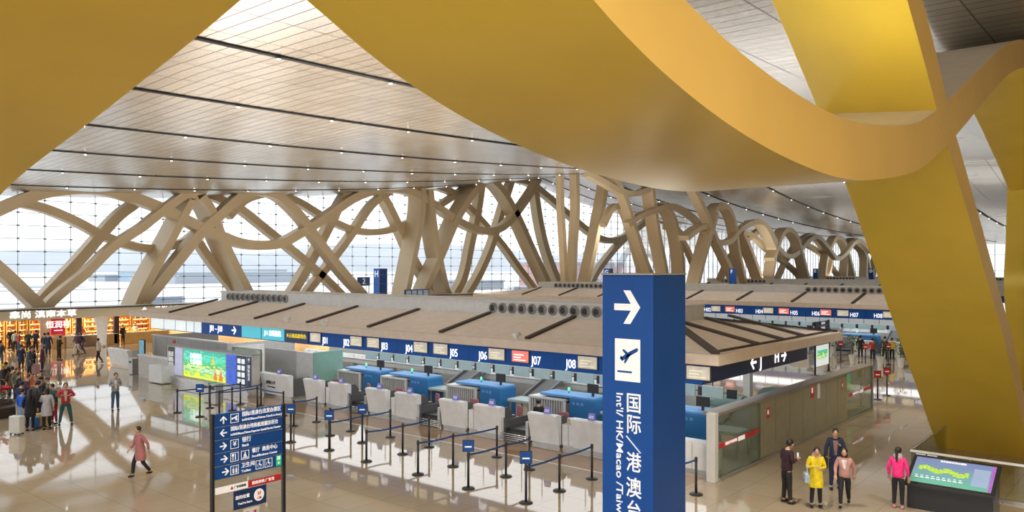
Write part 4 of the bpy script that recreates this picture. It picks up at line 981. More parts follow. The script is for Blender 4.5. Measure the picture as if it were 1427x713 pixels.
# ---------------------------------------------------------------- plants
M_LEAF = mat('dark_green_leaf', (.03, .12, .02), .5, noise=.4, nscale=20); M_SOIL = mat('soil', (.05, .03, .02), .9)
def plant(px, py, h, lab, seed, flower=None, pot=.26, spread=.45):
    p = on_h(px, py) if py else px; r = random.Random(seed)
    t = thing('potted_plant', p, lab, 'plant')
    MB().lathe((0, 0, 0), [(.16*pot/.26, 0), (.2*pot/.26, .3), (pot, .62), (pot-.03, .62), (pot-.04, .55)], 16).build('pot', M_WHITE, t); MB().lathe((0, 0, .5), [(pot-.045, 0), (pot-.045, .06)], 14).build('soil', M_SOIL, t)
    b = MB()
    for k in range(170):
        a = r.uniform(0, 2*PI); z = r.uniform(.15, 1)*(h-.6); R = spread*(.35+.65*math.sin(PI*min(1, z/(h-.6)*.85+.1)))*r.uniform(.3, 1)
        c = Vector((R*math.cos(a), R*math.sin(a), .6+z)); d = Vector((math.cos(a)*.8, math.sin(a)*.8, r.uniform(-.5, .6))).normalized(); s = Vector((-math.sin(a), math.cos(a), r.uniform(-.3, .3)))*.045
        l = r.uniform(.14, .24); b.add([c, c+d*l*.5+s, c+d*l+Vector((0, 0, -.03)), c+d*l*.5-s], [(0, 1, 2, 3)])
    b.build('foliage', M_LEAF, t)
    b = MB()
    for k in range(5): b.tube([(0, 0, .55), (r.uniform(-.12, .12), r.uniform(-.12, .12), h*.8)], .014, 5)
    b.build('stem', mat('brown_stem', (.15, .09, .05), .8), t)
    if flower:
        b = MB()
        for k in range(16): a = r.uniform(0, 2*PI); q = r.uniform(.1, spread*.8); b.ball((q*math.cos(a), q*math.sin(a), r.uniform(h*.75, h)), .07, .07, .06, n=7, m=5)
        b.build('blossoms', flower, t).name = 'blossom'
    return t
plant(1188, 506.5, 1.9, 'tall potted plant, leftmost of three white pots beyond the partition', 1); plant(1226.6, 509.5, 1.75, 'potted plant in a white pot, middle of three beyond the partition', 2); plant(1255, 511.5, 1.9, 'potted plant in a white pot next to the giant gold column', 3)
plant(1156, 497, 1.5, 'potted plant half hidden behind the distant directory sign', 4)
# planter bench at left edge
p = on_h(0, 590)
t = thing('planter_bench', (p.x-2.3, p.y+.25, 0), 'dark round planter bench at the left edge among the waiting people', 'planter'); t.scale = (.8, .8, 1)
MB().lathe((0, 0, 0), [(1.5, 0), (1.5, .1), (1.55, .12), (1.55, .42), (1.9, .44), (1.9, .5), (1.2, .5), (1.2, .42)], 28).build('seat_ring', mat('dark_bench_leather', (.06, .04, .04), .5), t)
MB().lathe((0, 0, 0), [(1.19, .3), (1.1, .62), (.2, .66)], 24).build('soil', M_SOIL, t)
bx, by = p.x-1.7, p.y+.2
r_ = random.Random(5); b = MB(); c = MB()
for k in range(420):
    a = r_.uniform(0, 2*PI); R = r_.uniform(0, 1.05); z = .6+r_.uniform(0, .55); d = Vector((math.cos(a), math.sin(a), r_.uniform(0, 1))).normalized()*.22; s = Vector((-math.sin(a), math.cos(a), 0))*.05; q = Vector((R*math.cos(a), R*math.sin(a), z)); b.add([q, q+d*.5+s, q+d, q+d*.5-s], [(0, 1, 2, 3)])
for k in range(70): a = r_.uniform(0, 2*PI); R = r_.uniform(0, 1.0); c.ball((R*math.cos(a), R*math.sin(a), r_.uniform(1.0, 1.25)), .09, .09, .07, n=7, m=5)
b.build('foliage', M_LEAF, t); o = c.build('blossom', mat('red_poinsettia', (.55, .01, .02), .6), t)
# ---------------------------------------------------------------- shops below the facade
SU = -68.3
def mk(name, c, e=.0, **k): return mat(name, c, .5, emit=e, **k)
M_WOODL = mat('honey_wood_shelf', (.62, .34, .10), .5, emit=0); M_SLAT = brickmat('pale_slats', (.72, .64, .48), (.66, .58, .43), (.33, .27, .18), 400, .16, .035, .5, 0)
mm = M_SLAT.node_tree.nodes
for n_ in mm:
    if n_.type == 'MAPPING': n_.inputs['Rotation'].default_value = (PI/2, 0, PI/2)
t = thing('shop_front_canopy', (SU, 14, 0), 'long pale slatted shop fascia under the glass facade', 'shop front')
MB().box(-3.2, 0, 0, 62, 3.12, 3.2).build('roof', M_LGREY, t); MB().box(-.12, .05, 0, 62, 2.38, 3.12).build('fascia', M_SLAT, t); MB().box(-3.4, -3.32, 0, 62, 0, 3.12).build('back_wall', mat('warm_plaster', (.55, .40, .24), .7), t)
MB().box(-3.3, -.12, 0, 62, 2.9, 3.0).build('shop_ceiling', M_LGREY, t)
MB().box(-.14, .1, 0, 62, 3.12, 3.24).build('fascia_cap', M_DGREY, t)
p0 = on_u(35, 436, SU).y-14; p1 = on_u(86, 436, SU).y-14
text('鑫尚 滇南本草', .62, M_LETTER, t, face_side(.07, (p0+p1)/2, 2.78), 'shop_sign', sx=1.25, bold=.04)
p0 = on_u(197, 430, SU).y-14; text('云尚本草', .6, M_LETTER, t, face_side(.07, p0+2.3, 2.8), 'shop_sign', bold=.04); MB().prism([(p0, 2.6), (p0+.25, 2.5), (p0+.5, 2.6), (p0+.45, 2.85), (p0+.25, 3.08), (p0+.05, 2.85)], 'x', .055, .07).build('flame_emblem', M_LETTER, t)
for k, v in enumerate(range(16, 76, 9)): area('shop_light', (SU-1.8, v+3, 2.86), 1.6, 7, 480, (1, .82, .52))
SPX = (-6, 10, 27, 42, 93, 102, 118, 142, 166, 186, 212, 240)
def shelf(px, w_, lab, seed, cols, m=M_WOODL):
    r = random.Random(seed); v = on_u(px, 460, SU-2.6).y; nx = SPX[SPX.index(px)+1]; w_ = min(w_, on_u(nx, 460, SU-2.6).y-v-.12)
    t = thing('display_shelf', (SU-3.3, v, 0), lab, 'shelf')
    b = MB(); b.box(0, .05, 0, w_, 0, 2.6).box(0, .55, 0, .05, 0, 2.6).box(0, .55, w_-.05, w_, 0, 2.6).build('carcass', m, t)
    for k in range(6): MB().box(.05, .55, .05, w_-.05, .2+k*.42, .24+k*.42).build('shelf_board', m, t)
    for k in range(5): MB().box(.08, .12, .08, w_-.08, .56+k*.42, .6+k*.42).build('strip_light', mat('amber_strip', (1, .7, .3), .5, emit=3.2, ecol=(1, .74, .36), noise=0), t)
    for ci, c in enumerate(cols):
        b = MB()
        for k in range(5):
            y = .1+ci*.12
            while y < w_-.2:
                hh = r.uniform(.12, .27); b.box(.2, .45, y, y+.09, .242+k*.42, .242+k*.42+hh); y += r.uniform(.2, .5)+.1*len(cols)
        g_ = b.build('packaged_goods', c, t); g_['kind'] = 'stuff'; g_.name = 'packaged_good'
gc = [mat('goods_gold', (.7, .42, .05), .5), mat('goods_red', (.5, .06, .04), .5), mat('goods_cream', (.75, .65, .45), .5), mat('goods_brown', (.2, .1, .04), .5)]
for k, (px, w_, lab) in enumerate(((-6, 2.2, 'amber lit display shelf at the far left edge of the shops'), (10, 2.0, 'amber lit shelf left of the cream shop panel, first from it is beyond'), (27, 2.4, 'wide amber lit shelf in the middle of the left shop'), (42, 1.6, 'narrow amber lit shelf just left of the cream panel'), (93, 1.6, 'display shelf just right of the red billboard'), (102, 1.6, 'second display shelf right of the red billboard'), (118, 1.6, 'display shelf left of the white flared column'), (142, 2.2, 'display shelf right of the white flared column'), (166, 2.6, 'amber shelf above the fruit counter'), (186, 3.2, 'amber shelf right above the yellow stall near the canopy tip'), (212, 3.4, 'last amber shelf seen below the canopy light panels'))):
    shelf(px, w_, lab, k, [gc[k % 4], gc[(k+1) % 4], gc[(k+2) % 4]])
p = on_u(56, 462, SU-1.0); q = on_u(71, 462, SU-1.0)
t = thing('display_wall', (SU-1.0, p.y, 0), 'blank cream wall panel left of the red billboard', 'panel'); MB().box(-.1, 0, 0, q.y-p.y, 0, 2.9).build('panel', mat('cream_panel', (.66, .54, .44), .5), t); MB().box(-.1, .01, 0, q.y-p.y, 0, .1).build('skirting', M_GREY, t)
p = on_u(71.5, 462, SU-.8); q = on_u(91, 462, SU-.8)
t = thing('red_billboard', (SU-.8, p.y, 0), 'crimson billboard with white characters in the shop row', 'billboard'); W_ = q.y-p.y
MB().box(-.1, 0, 0, W_, .6, 2.85).build('board', mat('crimson_board', (.55, .02, .06), .4, emit=.25), t); text('恒润祥', .62, M_LETTER, t, face_side(.01, W_/2, 1.85), 'board_text', bold=.03); MB().box(0, .01, .2, W_-.2, 1.38, 1.44).build('board_line', M_LETTER, t); MB().box(0, .01, W_/2-.25, W_/2+.25, 2.35, 2.7).build('emblem', M_NAVY, t)
MB().box(-.08, -.02, .3, .4, 0, .6).box(-.08, -.02, W_-.4, W_-.3, 0, .6).build('support', M_GREY, t)
def stall(px, w_, lab, top, m=M_WOODL, d=.0):
    SP = (72, 92.5, 112, 136, 172, 240); v = on_u(px, 480, SU-.1-d).y; w_ = min(w_, on_u(SP[SP.index(px)+1], 480, SU-.1-d).y-v-.12); t = thing('shop_counter', (SU-.7-d, v, 0), lab, 'counter')
    MB().box(0, .6, 0, w_, 0, .9).build('body', m, t, .01); MB().box(-.03, .63, -.03, w_+.03, .9, .95).build('worktop', M_LGREY, t)
    b = MB(); r = random.Random(px)
    for k in range(int(w_*14)): b.ball((r.uniform(.1, .5), r.uniform(.1, w_-.1), 1.0+r.uniform(0, .06)), .07, .07, .055, n=7, m=5)
    g_ = b.build('goods', top, t); g_['kind'] = 'stuff'
stall(72, 1.7, 'wooden stall below the red billboard with yellow goods', gc[0]); stall(92.5, 1.6, 'cream counter right of the red billboard', gc[2], mat('cream_counter', (.62, .48, .33), .5))
stall(136, 1.6, 'brown wooden stall right of the white flared column', gc[1], mat('brown_stall', (.42, .24, .09), .5)); stall(172, 4.0, 'long wooden fruit counter near the canopy tip', mat('yellow_goods', (.85, .6, .04), .5)); stall(112, 1.8, 'dark wooden stall left of the white flared column', gc[3], mat('dark_stall', (.2, .12, .08), .5))
t = thing('flared_column', (*on_u(142, 470, SU+.75)[:2], 0), 'white column flaring towards the top between the shops', 'column'); MB().lathe((0, 0, 0), [(.34, 0), (.34, .5), (.38, 1.2), (.46, 1.8), (.62, 2.3), (.66, 2.37)], 20).build('shaft', M_WHITE, t); MB().lathe((0, 0, 0), [(.38, 0), (.38, .12), (.35, .14)], 20).build('base', M_STEEL, t)
for k, px in enumerate((110, 162)):
    p = on_u(px, 470, SU-.2); t = thing('shop_post', (SU-.2, p.y, 0), 'dark square shop post %s the white flared column' % ('left of', 'right of')[k], 'post'); MB().box(-.2, .1, -.2, .2, .1, 2.38).build('post', mat('dark_brown_post', (.06, .04, .05), .5), t); MB().box(-.22, .12, -.22, .22, 0, .1).build('base', M_STEEL, t)
# ---------------------------------------------------------------- people
def skin(verts, edges, radii, root=0, sub=1):
    bm = bmesh.new(); lay = bm.verts.layers.skin.verify(); vs = [bm.verts.new(v) for v in verts]
    for i, v in enumerate(vs):
        r = radii[i]; v[lay].radius = (r, r) if not isinstance(r, tuple) else r; v[lay].use_root = (i == root)
    for a, b in edges: bm.edges.new((vs[a], vs[b]))
    me = bpy.data.meshes.new('k'); bm.to_mesh(me); bm.free(); o = bpy.data.objects.new('k', me); COL.objects.link(o)
    m = o.modifiers.new('s', 'SKIN'); m.use_smooth_shade = True
    if sub: s = o.modifiers.new('u', 'SUBSURF'); s.levels = sub
    bpy.context.view_layer.update()
    out = bpy.data.meshes.new_from_object(o.evaluated_get(bpy.context.evaluated_depsgraph_get())); bpy.data.objects.remove(o); bpy.data.meshes.remove(me)
    for p in out.polygons: p.use_smooth = True
    return out
POSE = {  # hands (right, left) elbow and wrist, legs knee and ankle, forward lean, head drop
 'stand': dict(el=((.25, -.02, 1.14), (-.25, -.02, 1.14)), wr=((.25, .07, .90), (-.25, .07, .90)), kn=((.1, .02, .5), (-.1, .02, .5)), an=((.11, 0, .08), (-.11, 0, .08)), lean=0, drop=0),
 'phone': dict(el=((.24, .02, 1.14), (-.24, .02, 1.14)), wr=((.08, .27, 1.2), (-.10, .25, 1.16)), kn=((.1, .02, .5), (-.1, .02, .5)), an=((.13, .03, .08), (-.12, -.02, .08)), lean=.03, drop=.05),
 'walk': dict(el=((.25, .08, 1.14), (-.25, -.12, 1.15)), wr=((.22, .24, .98), (-.24, -.16, .92)), kn=((.09, .18, .52), (-.09, -.04, .5)), an=((.09, .22, .1), (-.09, -.32, .14)), lean=.04, drop=0),
 'bag': dict(el=((.25, -.02, 1.14), (-.24, .06, 1.16)), wr=((.24, .03, .90), (-.10, .22, 1.30)), kn=((.1, .03, .5), (-.1, -.02, .5)), an=((.12, .08, .08), (-.1, -.08, .08)), lean=.02, drop=.03),
 'wide': dict(el=((.32, .02, 1.18), (-.32, .02, 1.18)), wr=((.12, .24, 1.24), (-.12, .24, 1.22)), kn=((.16, .02, .5), (-.16, .02, .5)), an=((.22, 0, .08), (-.22, 0, .08)), lean=.02, drop=.05),
 'sit': dict(el=((.24, .05, .72+.02), (-.24, .05, .74)), wr=((.12, .28, .68), (-.12, .28, .68)), kn=((.12, .44, .5), (-.12, .44, .5)), an=((.12, .46, .08), (-.12, .46, .08)), lean=.06, drop=.04, sit=1),
}
CA = {}
def pose_parts(name):
    if name in CA: return CA[name]
    P = POSE[name]; ln = P['lean']; dz = -.42 if P.get('sit') else 0
    pel = (0, 0, .93+dz); sp = (0, ln*.5, 1.12+dz); chs = (0, ln, 1.32+dz); nk = (0, ln*1.2, 1.465+dz); hd0 = (0, ln*1.4+.02+P['drop']*.4, 1.53+dz); hd = (0, ln*1.5+.03+P['drop'], 1.60+dz-P['drop']*.3)
    sh = [(.165, ln, 1.40+dz), (-.165, ln, 1.40+dz)]; hip = [(.09, 0, .88+dz), (-.09, 0, .88+dz)]
    V = [pel, sp, chs, nk, hd0]; E = [(0, 1), (1, 2), (2, 3), (3, 4)]; R = [(.105, .08), (.10, .08), (.14, .10), .052, .05]
    def fingers(w_, d, side):
        # palm, four unequal bent fingers and a thumb from the palm's side
        w0 = Vector(w_); d = Vector(d).normalized(); sd = d.cross(Vector((0, 0, 1)) if abs(d.z) < .8 else Vector((0, 1, 0))).normalized(); nn = sd.cross(d).normalized()
        pi = len(V); V.append(tuple(w0+d*.045)); R.append((.034, .018)); pj = len(V); V.append(tuple(w0+d*.085)); R.append((.034, .015)); E.append((pi, pj))
        for k, L_ in enumerate((.065, .078, .072, .055)):
            a = w0+d*.10+sd*(.028-.018*k); i = len(V); V.append(tuple(a)); R.append(.009); E.append((pj, i))
            V.append(tuple(a+d*L_*.5-nn*.008)); R.append(.0085); E.append((i, i+1)); V.append(tuple(a+d*L_*.9-nn*.03)); R.append(.007); E.append((i+1, i+2))
        a = w0+d*.05+sd*.045*side; i = len(V); V.append(tuple(a)); R.append(.011); E.append((pi, i)); V.append(tuple(a+d*.045+sd*.018*side-nn*.01)); R.append(.009); E.append((i, i+1))
        return pi
    for s in (0, 1):
        i = len(V); V += [sh[s], P['el'][s], P['wr'][s]]; R += [.055, .04, .026]; E += [(2, i), (i, i+1), (i+1, i+2)]
        pi = fingers(P['wr'][s], Vector(P['wr'][s])-Vector(P['el'][s]), 1-2*s); E.append((i+2, pi))
        j = len(V); V += [hip[s], P['kn'][s], P['an'][s], (P['an'][s][0], P['an'][s][1]+.13, .04)]; R += [.07, .052, .036, .033]; E += [(0, j), (j, j+1), (j+1, j+2), (j+2, j+3)]
    body = skin(V, E, R)
    # head joined into the body mesh
    h = MB(); h.ball((hd[0], hd[1], hd[2]+.02), .078, .098, .118, 0, 16, 12); h.ball((hd[0], hd[1]+.02, hd[2]-.045), .055, .07, .055, 0, 12, 8)
    h.ball((0, hd[1]+.10, hd[2]-.005), .014, .02, .022, 0, 8, 6)
    for s in (-1, 1): h.ball((s*.08, hd[1], hd[2]), .012, .022, .032, 0, 8, 6); h.ball((s*.032, hd[1]+.088, hd[2]+.022), .014, .010, .008, 1, 8, 6)
    h.ball((0, hd[1]+.088, hd[2]-.05), .026, .012, .007, 2, 8, 5)
    hm = h.mesh('h'); bm = bmesh.new(); bm.from_mesh(body); bm.from_mesh(hm); bm.to_mesh(body); bm.free(); body.name = 'person_body'
    # jacket and trousers
    hem = (0, 0, .83+dz); V2 = [hem, (0, ln*.3, 1.0+dz), sp, chs, (0, ln*1.1, 1.435+dz)]; E2 = [(0, 1), (1, 2), (2, 3), (3, 4)]; R2 = [(.19, .155), (.18, .15), (.16, .135), (.17, .135), (.07, .07)]
    for s in (0, 1):
        i = len(V2); e_, w_ = Vector(P['el'][s]), Vector(P['wr'][s]); V2 += [sh[s], tuple(e_), tuple(e_.lerp(w_, .95))]; R2 += [.075, .058, .043]; E2 += [(3, i), (i, i+1), (i+1, i+2)]
    jac = skin(V2, E2, R2)
    V3 = [(0, 0, .96+dz), (0, 0, .88+dz)]; R3 = [(.17, .14), (.165, .14)]; E3 = [(0, 1)]
    for s in (0, 1):
        i = len(V3); a_, k_ = Vector(P['an'][s]), Vector(P['kn'][s]); V3 += [hip[s], P['kn'][s], tuple(a_.lerp(k_, .05))]; R3 += [.108, .075, .055]; E3 += [(1, i), (i, i+1), (i+1, i+2)]
    tr = skin(V3, E3, R3)
    b = MB()
    for s in (0, 1):
        a = P['an'][s]; b.ball((a[0], a[1]+.05, a[2]-.035), .048, .125, .045, 0, 10, 6)
    shoe = b.mesh('shoes')
    def cap(long):
        b = MB(); b.ball((0, hd[1]-.018, hd[2]+.045), .093, .103, .108, 0, 16, 10)
        if long == 1: b.tube([(0, hd[1]-.06, hd[2]+.05), (0, hd[1]-.105, hd[2]-.08), (0, hd[1]-.14, hd[2]-.25), (0, hd[1]-.13, hd[2]-.42)], [.08, .085, .075, .03], 10)
        if long == 2: b.tube([(0, hd[1]-.08, hd[2]+.06), (0, hd[1]-.15, hd[2]+.02), (0, hd[1]-.17, hd[2]-.14), (0, hd[1]-.15, hd[2]-.27)], [.04, .045, .035, .012], 8)
        if long == 3: b.tube([(0, hd[1]-.03, hd[2]+.02), (0, hd[1]-.06, hd[2]-.12)], [.098, .085], 12)
        return b.mesh('hair')
    def hood(): b = MB(); b.tube([(0, hd[1]-.04, hd[2]-.13), (0, hd[1]-.10, hd[2]-.12), (0, hd[1]-.14, hd[2]-.16)], [.13, .12, .06], 12); return b.mesh('hood')
    def skirt(): b = MB(); b.lathe((0, 0, dz), [(.175, 1.05), (.19, .85), (.21, .68), (.205, .58)], 16, sx=1, sy=.8); return b.mesh('coat')
    def plug(): b = MB(); b.ball((hd[0], hd[1]-.01, hd[2]+.06), .1, .11, .09, 0, 14, 8); b.prism([(-.07, hd[1]+.06), (.07, hd[1]+.06), (.05, hd[1]+.17), (-.05, hd[1]+.17)], 'z', hd[2]+.05, hd[2]+.065); return b.mesh('cap')
    CA[name] = dict(body=body, jacket=jac, trousers=tr, shoes=shoe, hair=[cap(0), cap(1), cap(2), cap(3)], hood=hood(), skirt=skirt(), cap=plug(), P=P, dz=dz, hd=hd); return CA[name]
def link(me, name, mats, par):
    o = bpy.data.objects.new(name, me); COL.objects.link(o); o.parent = par
    if not me.materials:
        for x in mats: me.materials.append(None)
    for sl_, x in zip(o.material_slots, mats): sl_.link = 'OBJECT'; sl_.material = x
    return o
SKIN = mat('skin_tone', (.55, .33, .22), .5, noise=.03); HAIR = mat('black_hair', (.012, .010, .010), .45); M_EYE = mat('eye_dark', (.03, .02, .02), .3, noise=0); M_LIP = mat('lip_tone', (.42, .16, .13), .5, noise=0)
def cl(name, c): return mat('cloth_'+name, c, .85, noise=.15, nscale=9)
NAVY, BLK, CHAR, GREYC = cl('navy', (.02, .03, .07)), cl('black', (.015, .015, .017)), cl('charcoal', (.05, .05, .055)), cl('grey', (.32, .32, .33))
JEAN, MAROON, YEL, PINK, HOT = cl('denim', (.06, .10, .18)), cl('maroon', (.035, .012, .022)), cl('yellow', (.80, .62, .02)), cl('soft_pink', (.50, .26, .24)), cl('hot_pink', (.85, .03, .22))
WHT, RED, CRIM, BLUE, OLIVE, PURP, ORNG, CREAMC = cl('white', (.7, .68, .68)), cl('red', (.45, .04, .05)), cl('crimson', (.25, .02, .05)), cl('bright_blue', (.02, .12, .6)), cl('olive', (.16, .15, .09)), cl('plum', (.10, .05, .09)), cl('orange', (.6, .12, .03)), cl('cream', (.6, .52, .42))
def person(px, py, h, face, pose, jacket, trousers, lab, hair=0, coat=0, hood=None, group=None, at=None, skirtm=None, bag=None, hat=None, scarf=None, shoe=None):
    p = at or on_h(px, py); c = pose_parts(pose)
    f = Vector((-p[0], -p[1])); ang = math.atan2(f.y, f.x)+math.radians(face)-PI/2
    t = thing('person', (p[0], p[1], p[2] if len(p) > 2 else 0), lab, 'person', ang, group); s = h/1.72; t.scale = (s, s, s)
    link(c['body'], 'person_body', [SKIN, M_EYE, M_LIP], t); j = link(c['jacket'], 'jacket', [jacket], t); link(c['trousers'], 'trousers', [trousers], t); link(c['shoes'], 'shoes', [shoe or BLK], t)
    if hair is not None and not hat: link(c['hair'][hair], 'hair', [HAIR], t)
    if coat: link(c['skirt'], 'coat_skirt', [jacket], t)
    if hood: link(c['hood'], 'hood', [hood], t)
    if hat: link(c['cap'], 'hat', [hat], t); (hair and link(c['hair'][hair], 'hair', [HAIR], t))
    if scarf: MB().prism([(-.03, .98), (-.07, 1.40), (.07, 1.40), (.03, .98)], 'y', .08, .142).build('shirt', scarf, t, .02)
    return t
def held(px, name, lab, cat, fn, pp_, off, m):  # thing held by a person
    R = Matrix.Rotation(pp_.rotation_euler.z, 3, 'Z'); q = Vector(pp_.location)+R @ (Vector(off)*pp_.scale[0])
    t = thing(name, q, lab, cat, pp_.rotation_euler.z); fn(t); return t
def phone(p_, lab): held(0, 'mobile_phone', lab, 'phone', lambda t: (MB().box(-.04, .04, -.004, .004, -.02, .13).build('case', M_BLACK, t), MB().box(-.036, .036, -.006, -.004, -.015, .125).build('screen', M_LBOX, t)), p_, (-.01, .37, 1.22), None)
def bag(p_, lab, m, off=(-.24, -.05, .78), s=1.0):
    def fn(t):
        MB().prism([(-.06*s, 0), (-.06*s, .24*s), (.06*s, .24*s), (.07*s, 0)], 'y', -.16*s, .16*s).build('bag_body', m, t, .02)
        MB().tube([(0, -.12*s, .23*s), (0, -.1*s, .42*s), (0, 0, .48*s), (0, .1*s, .42*s), (0, .12*s, .23*s)], .01, 6).build('strap', m, t)
    held(0, 'handbag', lab, 'bag', fn, p_, off, None)
def backpack(p_, lab, m):
    held(0, 'backpack', lab, 'bag', lambda t: (MB().box(-.16, .16, -.15, .0, 0, .44).build('pack', m, t, .05), MB().box(-.11, .11, -.19, -.15, .04, .22).build('pocket', m, t, .02)), p_, (0, -.115, .98), None)
# right foreground
a = person(1096, 700.8, 1.74, 125, 'phone', MAROON, BLK, 'person in a dark maroon jacket looking at a phone by the glass partition', 0); phone(a, 'phone in the hands of the person in the maroon jacket')
a = person(1137, 706, 1.62, 10, 'phone', YEL, BLK, 'person in a bright yellow coat with a fur hood', 0, coat=1, hood=cl('fur', (.65, .5, .33))); bag(a, 'pale blue handbag carried by the person in yellow', cl('pale_blue', (.4, .5, .6)), (.26, .05, .72))
a = person(1164, 681, 1.76, 5, 'bag', NAVY, NAVY, 'person in a navy jacket behind the yellow coat', 0, scarf=cl('brown_shirt', (.25, .15, .12))); bag(a, 'dark shoulder bag at the side of the person in the navy jacket', BLK, (.28, .02, .62), 1.2)
person(1177, 706, 1.58, -5, 'walk', PINK, BLK, 'person in a soft pink coat over a white top, walking', 3, scarf=WHT)
a = person(1251.5, 708, 1.62, 165, 'stand', HOT, BLK, 'person with ponytail in a hot pink jacket at the map kiosk', 2, hood=cl('grey_hood', (.55, .42, .45)), shoe=cl('pink_shoe', (.6, .25, .3)))
# left hall
person(160.5, 572, 1.72, 15, 'phone', GREYC, JEAN, 'person in a grey jacket standing alone in the middle of the left floor', 0, scarf=WHT)
person(195.5, 664, 1.55, -60, 'walk', cl('dusty_rose', (.42, .16, .16)), BLK, 'person in a dusty rose coat walking alone towards the left', 0, coat=1)
person(91.5, 592, 1.74, 0, 'wide', RED, cl('teal_denim', (.03, .12, .14)), 'person in a red jacket standing apart at the right edge of the crowd', 0, scarf=CREAMC)
person(138, 506, 1.68, -120, 'walk', CREAMC, BLK, 'person in a cream top walking near the flared column', 0)
# waiting crowd
a = person(65, 598, 1.62, 175, 'bag', cl('pale_grey', (.45, .44, .47)), BLK, 'person in a pale grey coat seen from behind in the crowd', 3, coat=1)
person(42, 600, 1.66, 165, 'stand', BLK, BLK, 'person with long black hair in a black coat beside the white suitcase', 1, coat=1)
person(50, 588, 1.72, 120, 'phone', CHAR, BLK, 'person in a charcoal puffer jacket between the long haired and grey coated people', 0, coat=0)
person(28, 590, 1.75, 150, 'phone', NAVY, GREYC, 'person in a navy jacket with grey trousers left of the long haired person', 0)
person(31, 593, 1.5, 140, 'stand', BLUE, cl('light_denim', (.25, .35, .5)), 'person in a bright blue jacket in the crowd', 0)
person(55, 585, 1.6, -90, 'phone', CRIM, BLK, 'person in a crimson jacket partly behind the pale grey coat', 1)
person(76, 590, 1.66, -70, 'wide', cl('dark_green', (.02, .08, .07)), CRIM, 'person in a dark green vest at the right end of the crowd', 0)
person(61, 577, 1.66, -60, 'phone', BLK, JEAN, 'person in a black cap at the back of the crowd', 0, hat=BLK)
person(67, 577, 1.62, -100, 'stand', OLIVE, BLK, 'person in an olive top and dark cap at the back right of the crowd', 0, hat=CHAR)
person(43, 572, 1.6, 30, 'stand', ORNG, BLK, 'person in an orange hooded top in the middle of the crowd', None, hood=ORNG, hat=ORNG)
person(37, 573, 1.64, 60, 'phone', PURP, BLK, 'person in a plum coat behind the navy jacket', 0)
person(26, 568, 1.64, 100, 'stand', BLK, CHAR, 'person in black standing at the back left of the crowd', 0)
person(23, 559, 1.6, 40, 'stand', OLIVE, BLK, 'person in olive brown at the back left of the crowd', 0, hood=OLIVE)
a = person(17, 557, 1.62, 170, 'stand', cl('brown', (.10, .05, .03)), BLK, 'person in a brown coat next to the red flowers', 0, coat=1)
person(8, 549, 1.62, 170, 'stand', BLK, BLK, 'person in black with a dark hat at the left edge behind the flowers', 0, hat=BLK)
person(3, 550, 1.55, 90, 'stand', CHAR, BLK, 'person in a yellow hat at the left edge', 0, hat=cl('mustard', (.6, .45, .03)))
# group in front of the shops
person(29.5, 516, 1.62, 150, 'stand', NAVY, BLK, 'person in a navy coat standing alone at the left in front of the shops', 0, coat=1)
person(41, 523, 1.74, 90, 'bag', cl('slate', (.05, .07, .10)), BLK, 'person in a slate padded coat, left of the pair with the pink suitcase', 0, coat=1)
person(47, 520, 1.7, -90, 'stand', BLK, BLK, 'person in a black coat close behind the slate coat', 0)
person(59, 517, 1.66, -100, 'stand', PURP, NAVY, 'person in a grey knit hat and plum coat by the pink suitcase', 0, coat=1, hat=GREYC)
person(82, 502, 1.74, 120, 'phone', BLK, BLK, 'person in black with a white belt bag before the red billboard stall', 0)
person(67, 497, 1.76, 160, 'stand', NAVY, NAVY, 'person in a long navy coat facing the stall under the red billboard', 0, coat=1)
person(62, 494, 1.6, 150, 'stand', CHAR, BLK, 'person in charcoal behind the long navy coat', 0)
person(108, 495, 1.7, -60, 'walk', PURP, CREAMC, 'person in a plum jacket and beige trousers walking by the shops', 0)
person(113, 494, 1.66, -60, 'walk', NAVY, PURP, 'person in dark navy walking right behind the plum jacket', 0)
person(49.5, 491, 1.72, 150, 'phone', NAVY, BLK, 'person in navy leaning towards the amber shelves, right of centre', 0)
person(39.5, 491, 1.66, 20, 'stand', cl('deep_green', (.02, .06, .05)), BLK, 'person in deep green facing out from the amber shelves', 3)
person(26, 492, 1.66, 100, 'bag', RED, JEAN, 'person in a red jacket browsing before the amber shelves', 0)
person(21, 490, 1.62, 150, 'stand', GREYC, BLK, 'person in a grey top browsing left of the red jacket', 0)
person(14.7, 488.5, 1.74, 30, 'stand', BLK, BLK, 'person in a black suit standing before the amber shelves', 0)
person(0.5, 512, 1.74, 150, 'stand', CHAR, JEAN, 'person in charcoal cut by the left edge of the view', 0)
p_ = on_u(114, 474, SU-1.0); person(0, 0, 1.66, 0, 'stand', RED, BLK, 'shop assistant in red behind the dark wooden stall', 0, at=(SU-1.0, p_.y, 0))
p_ = on_u(171, 474, SU-.9); person(0, 0, 1.66, 40, 'stand', BLK, BLK, 'shop assistant in black at the left end of the fruit counter', 0, at=(SU+.25, p_.y-.5, 0))
p_ = on_u(190, 474, SU-.9); person(0, 0, 1.62, 0, 'stand', WHT, BLK, 'shop assistant in white behind the fruit counter', 0, at=(SU-1.1, p_.y, 0))
# staff and travellers at the islands
person(0, 0, 1.66, 200, 'sit', BLK, BLK, 'seated staff member in black behind counter J06', 0, at=(-19.0, 24.3, .02))
person(1216, 503, 1.6, 170, 'stand', RED, BLK, 'person in red standing behind the middle potted plant', 0)
person(1243, 503, 1.62, 170, 'stand', cl('lemon', (.7, .55, .08)), BLK, 'person in a lemon yellow top left of the last potted plant', 0)
person(1199, 500, 1.66, 170, 'stand', BLK, BLK, 'person in black between two potted plants', 0)
person(1233, 503, 1.7, 170, 'stand', PURP, BLK, 'person in dark plum between the middle and last potted plants', 0)
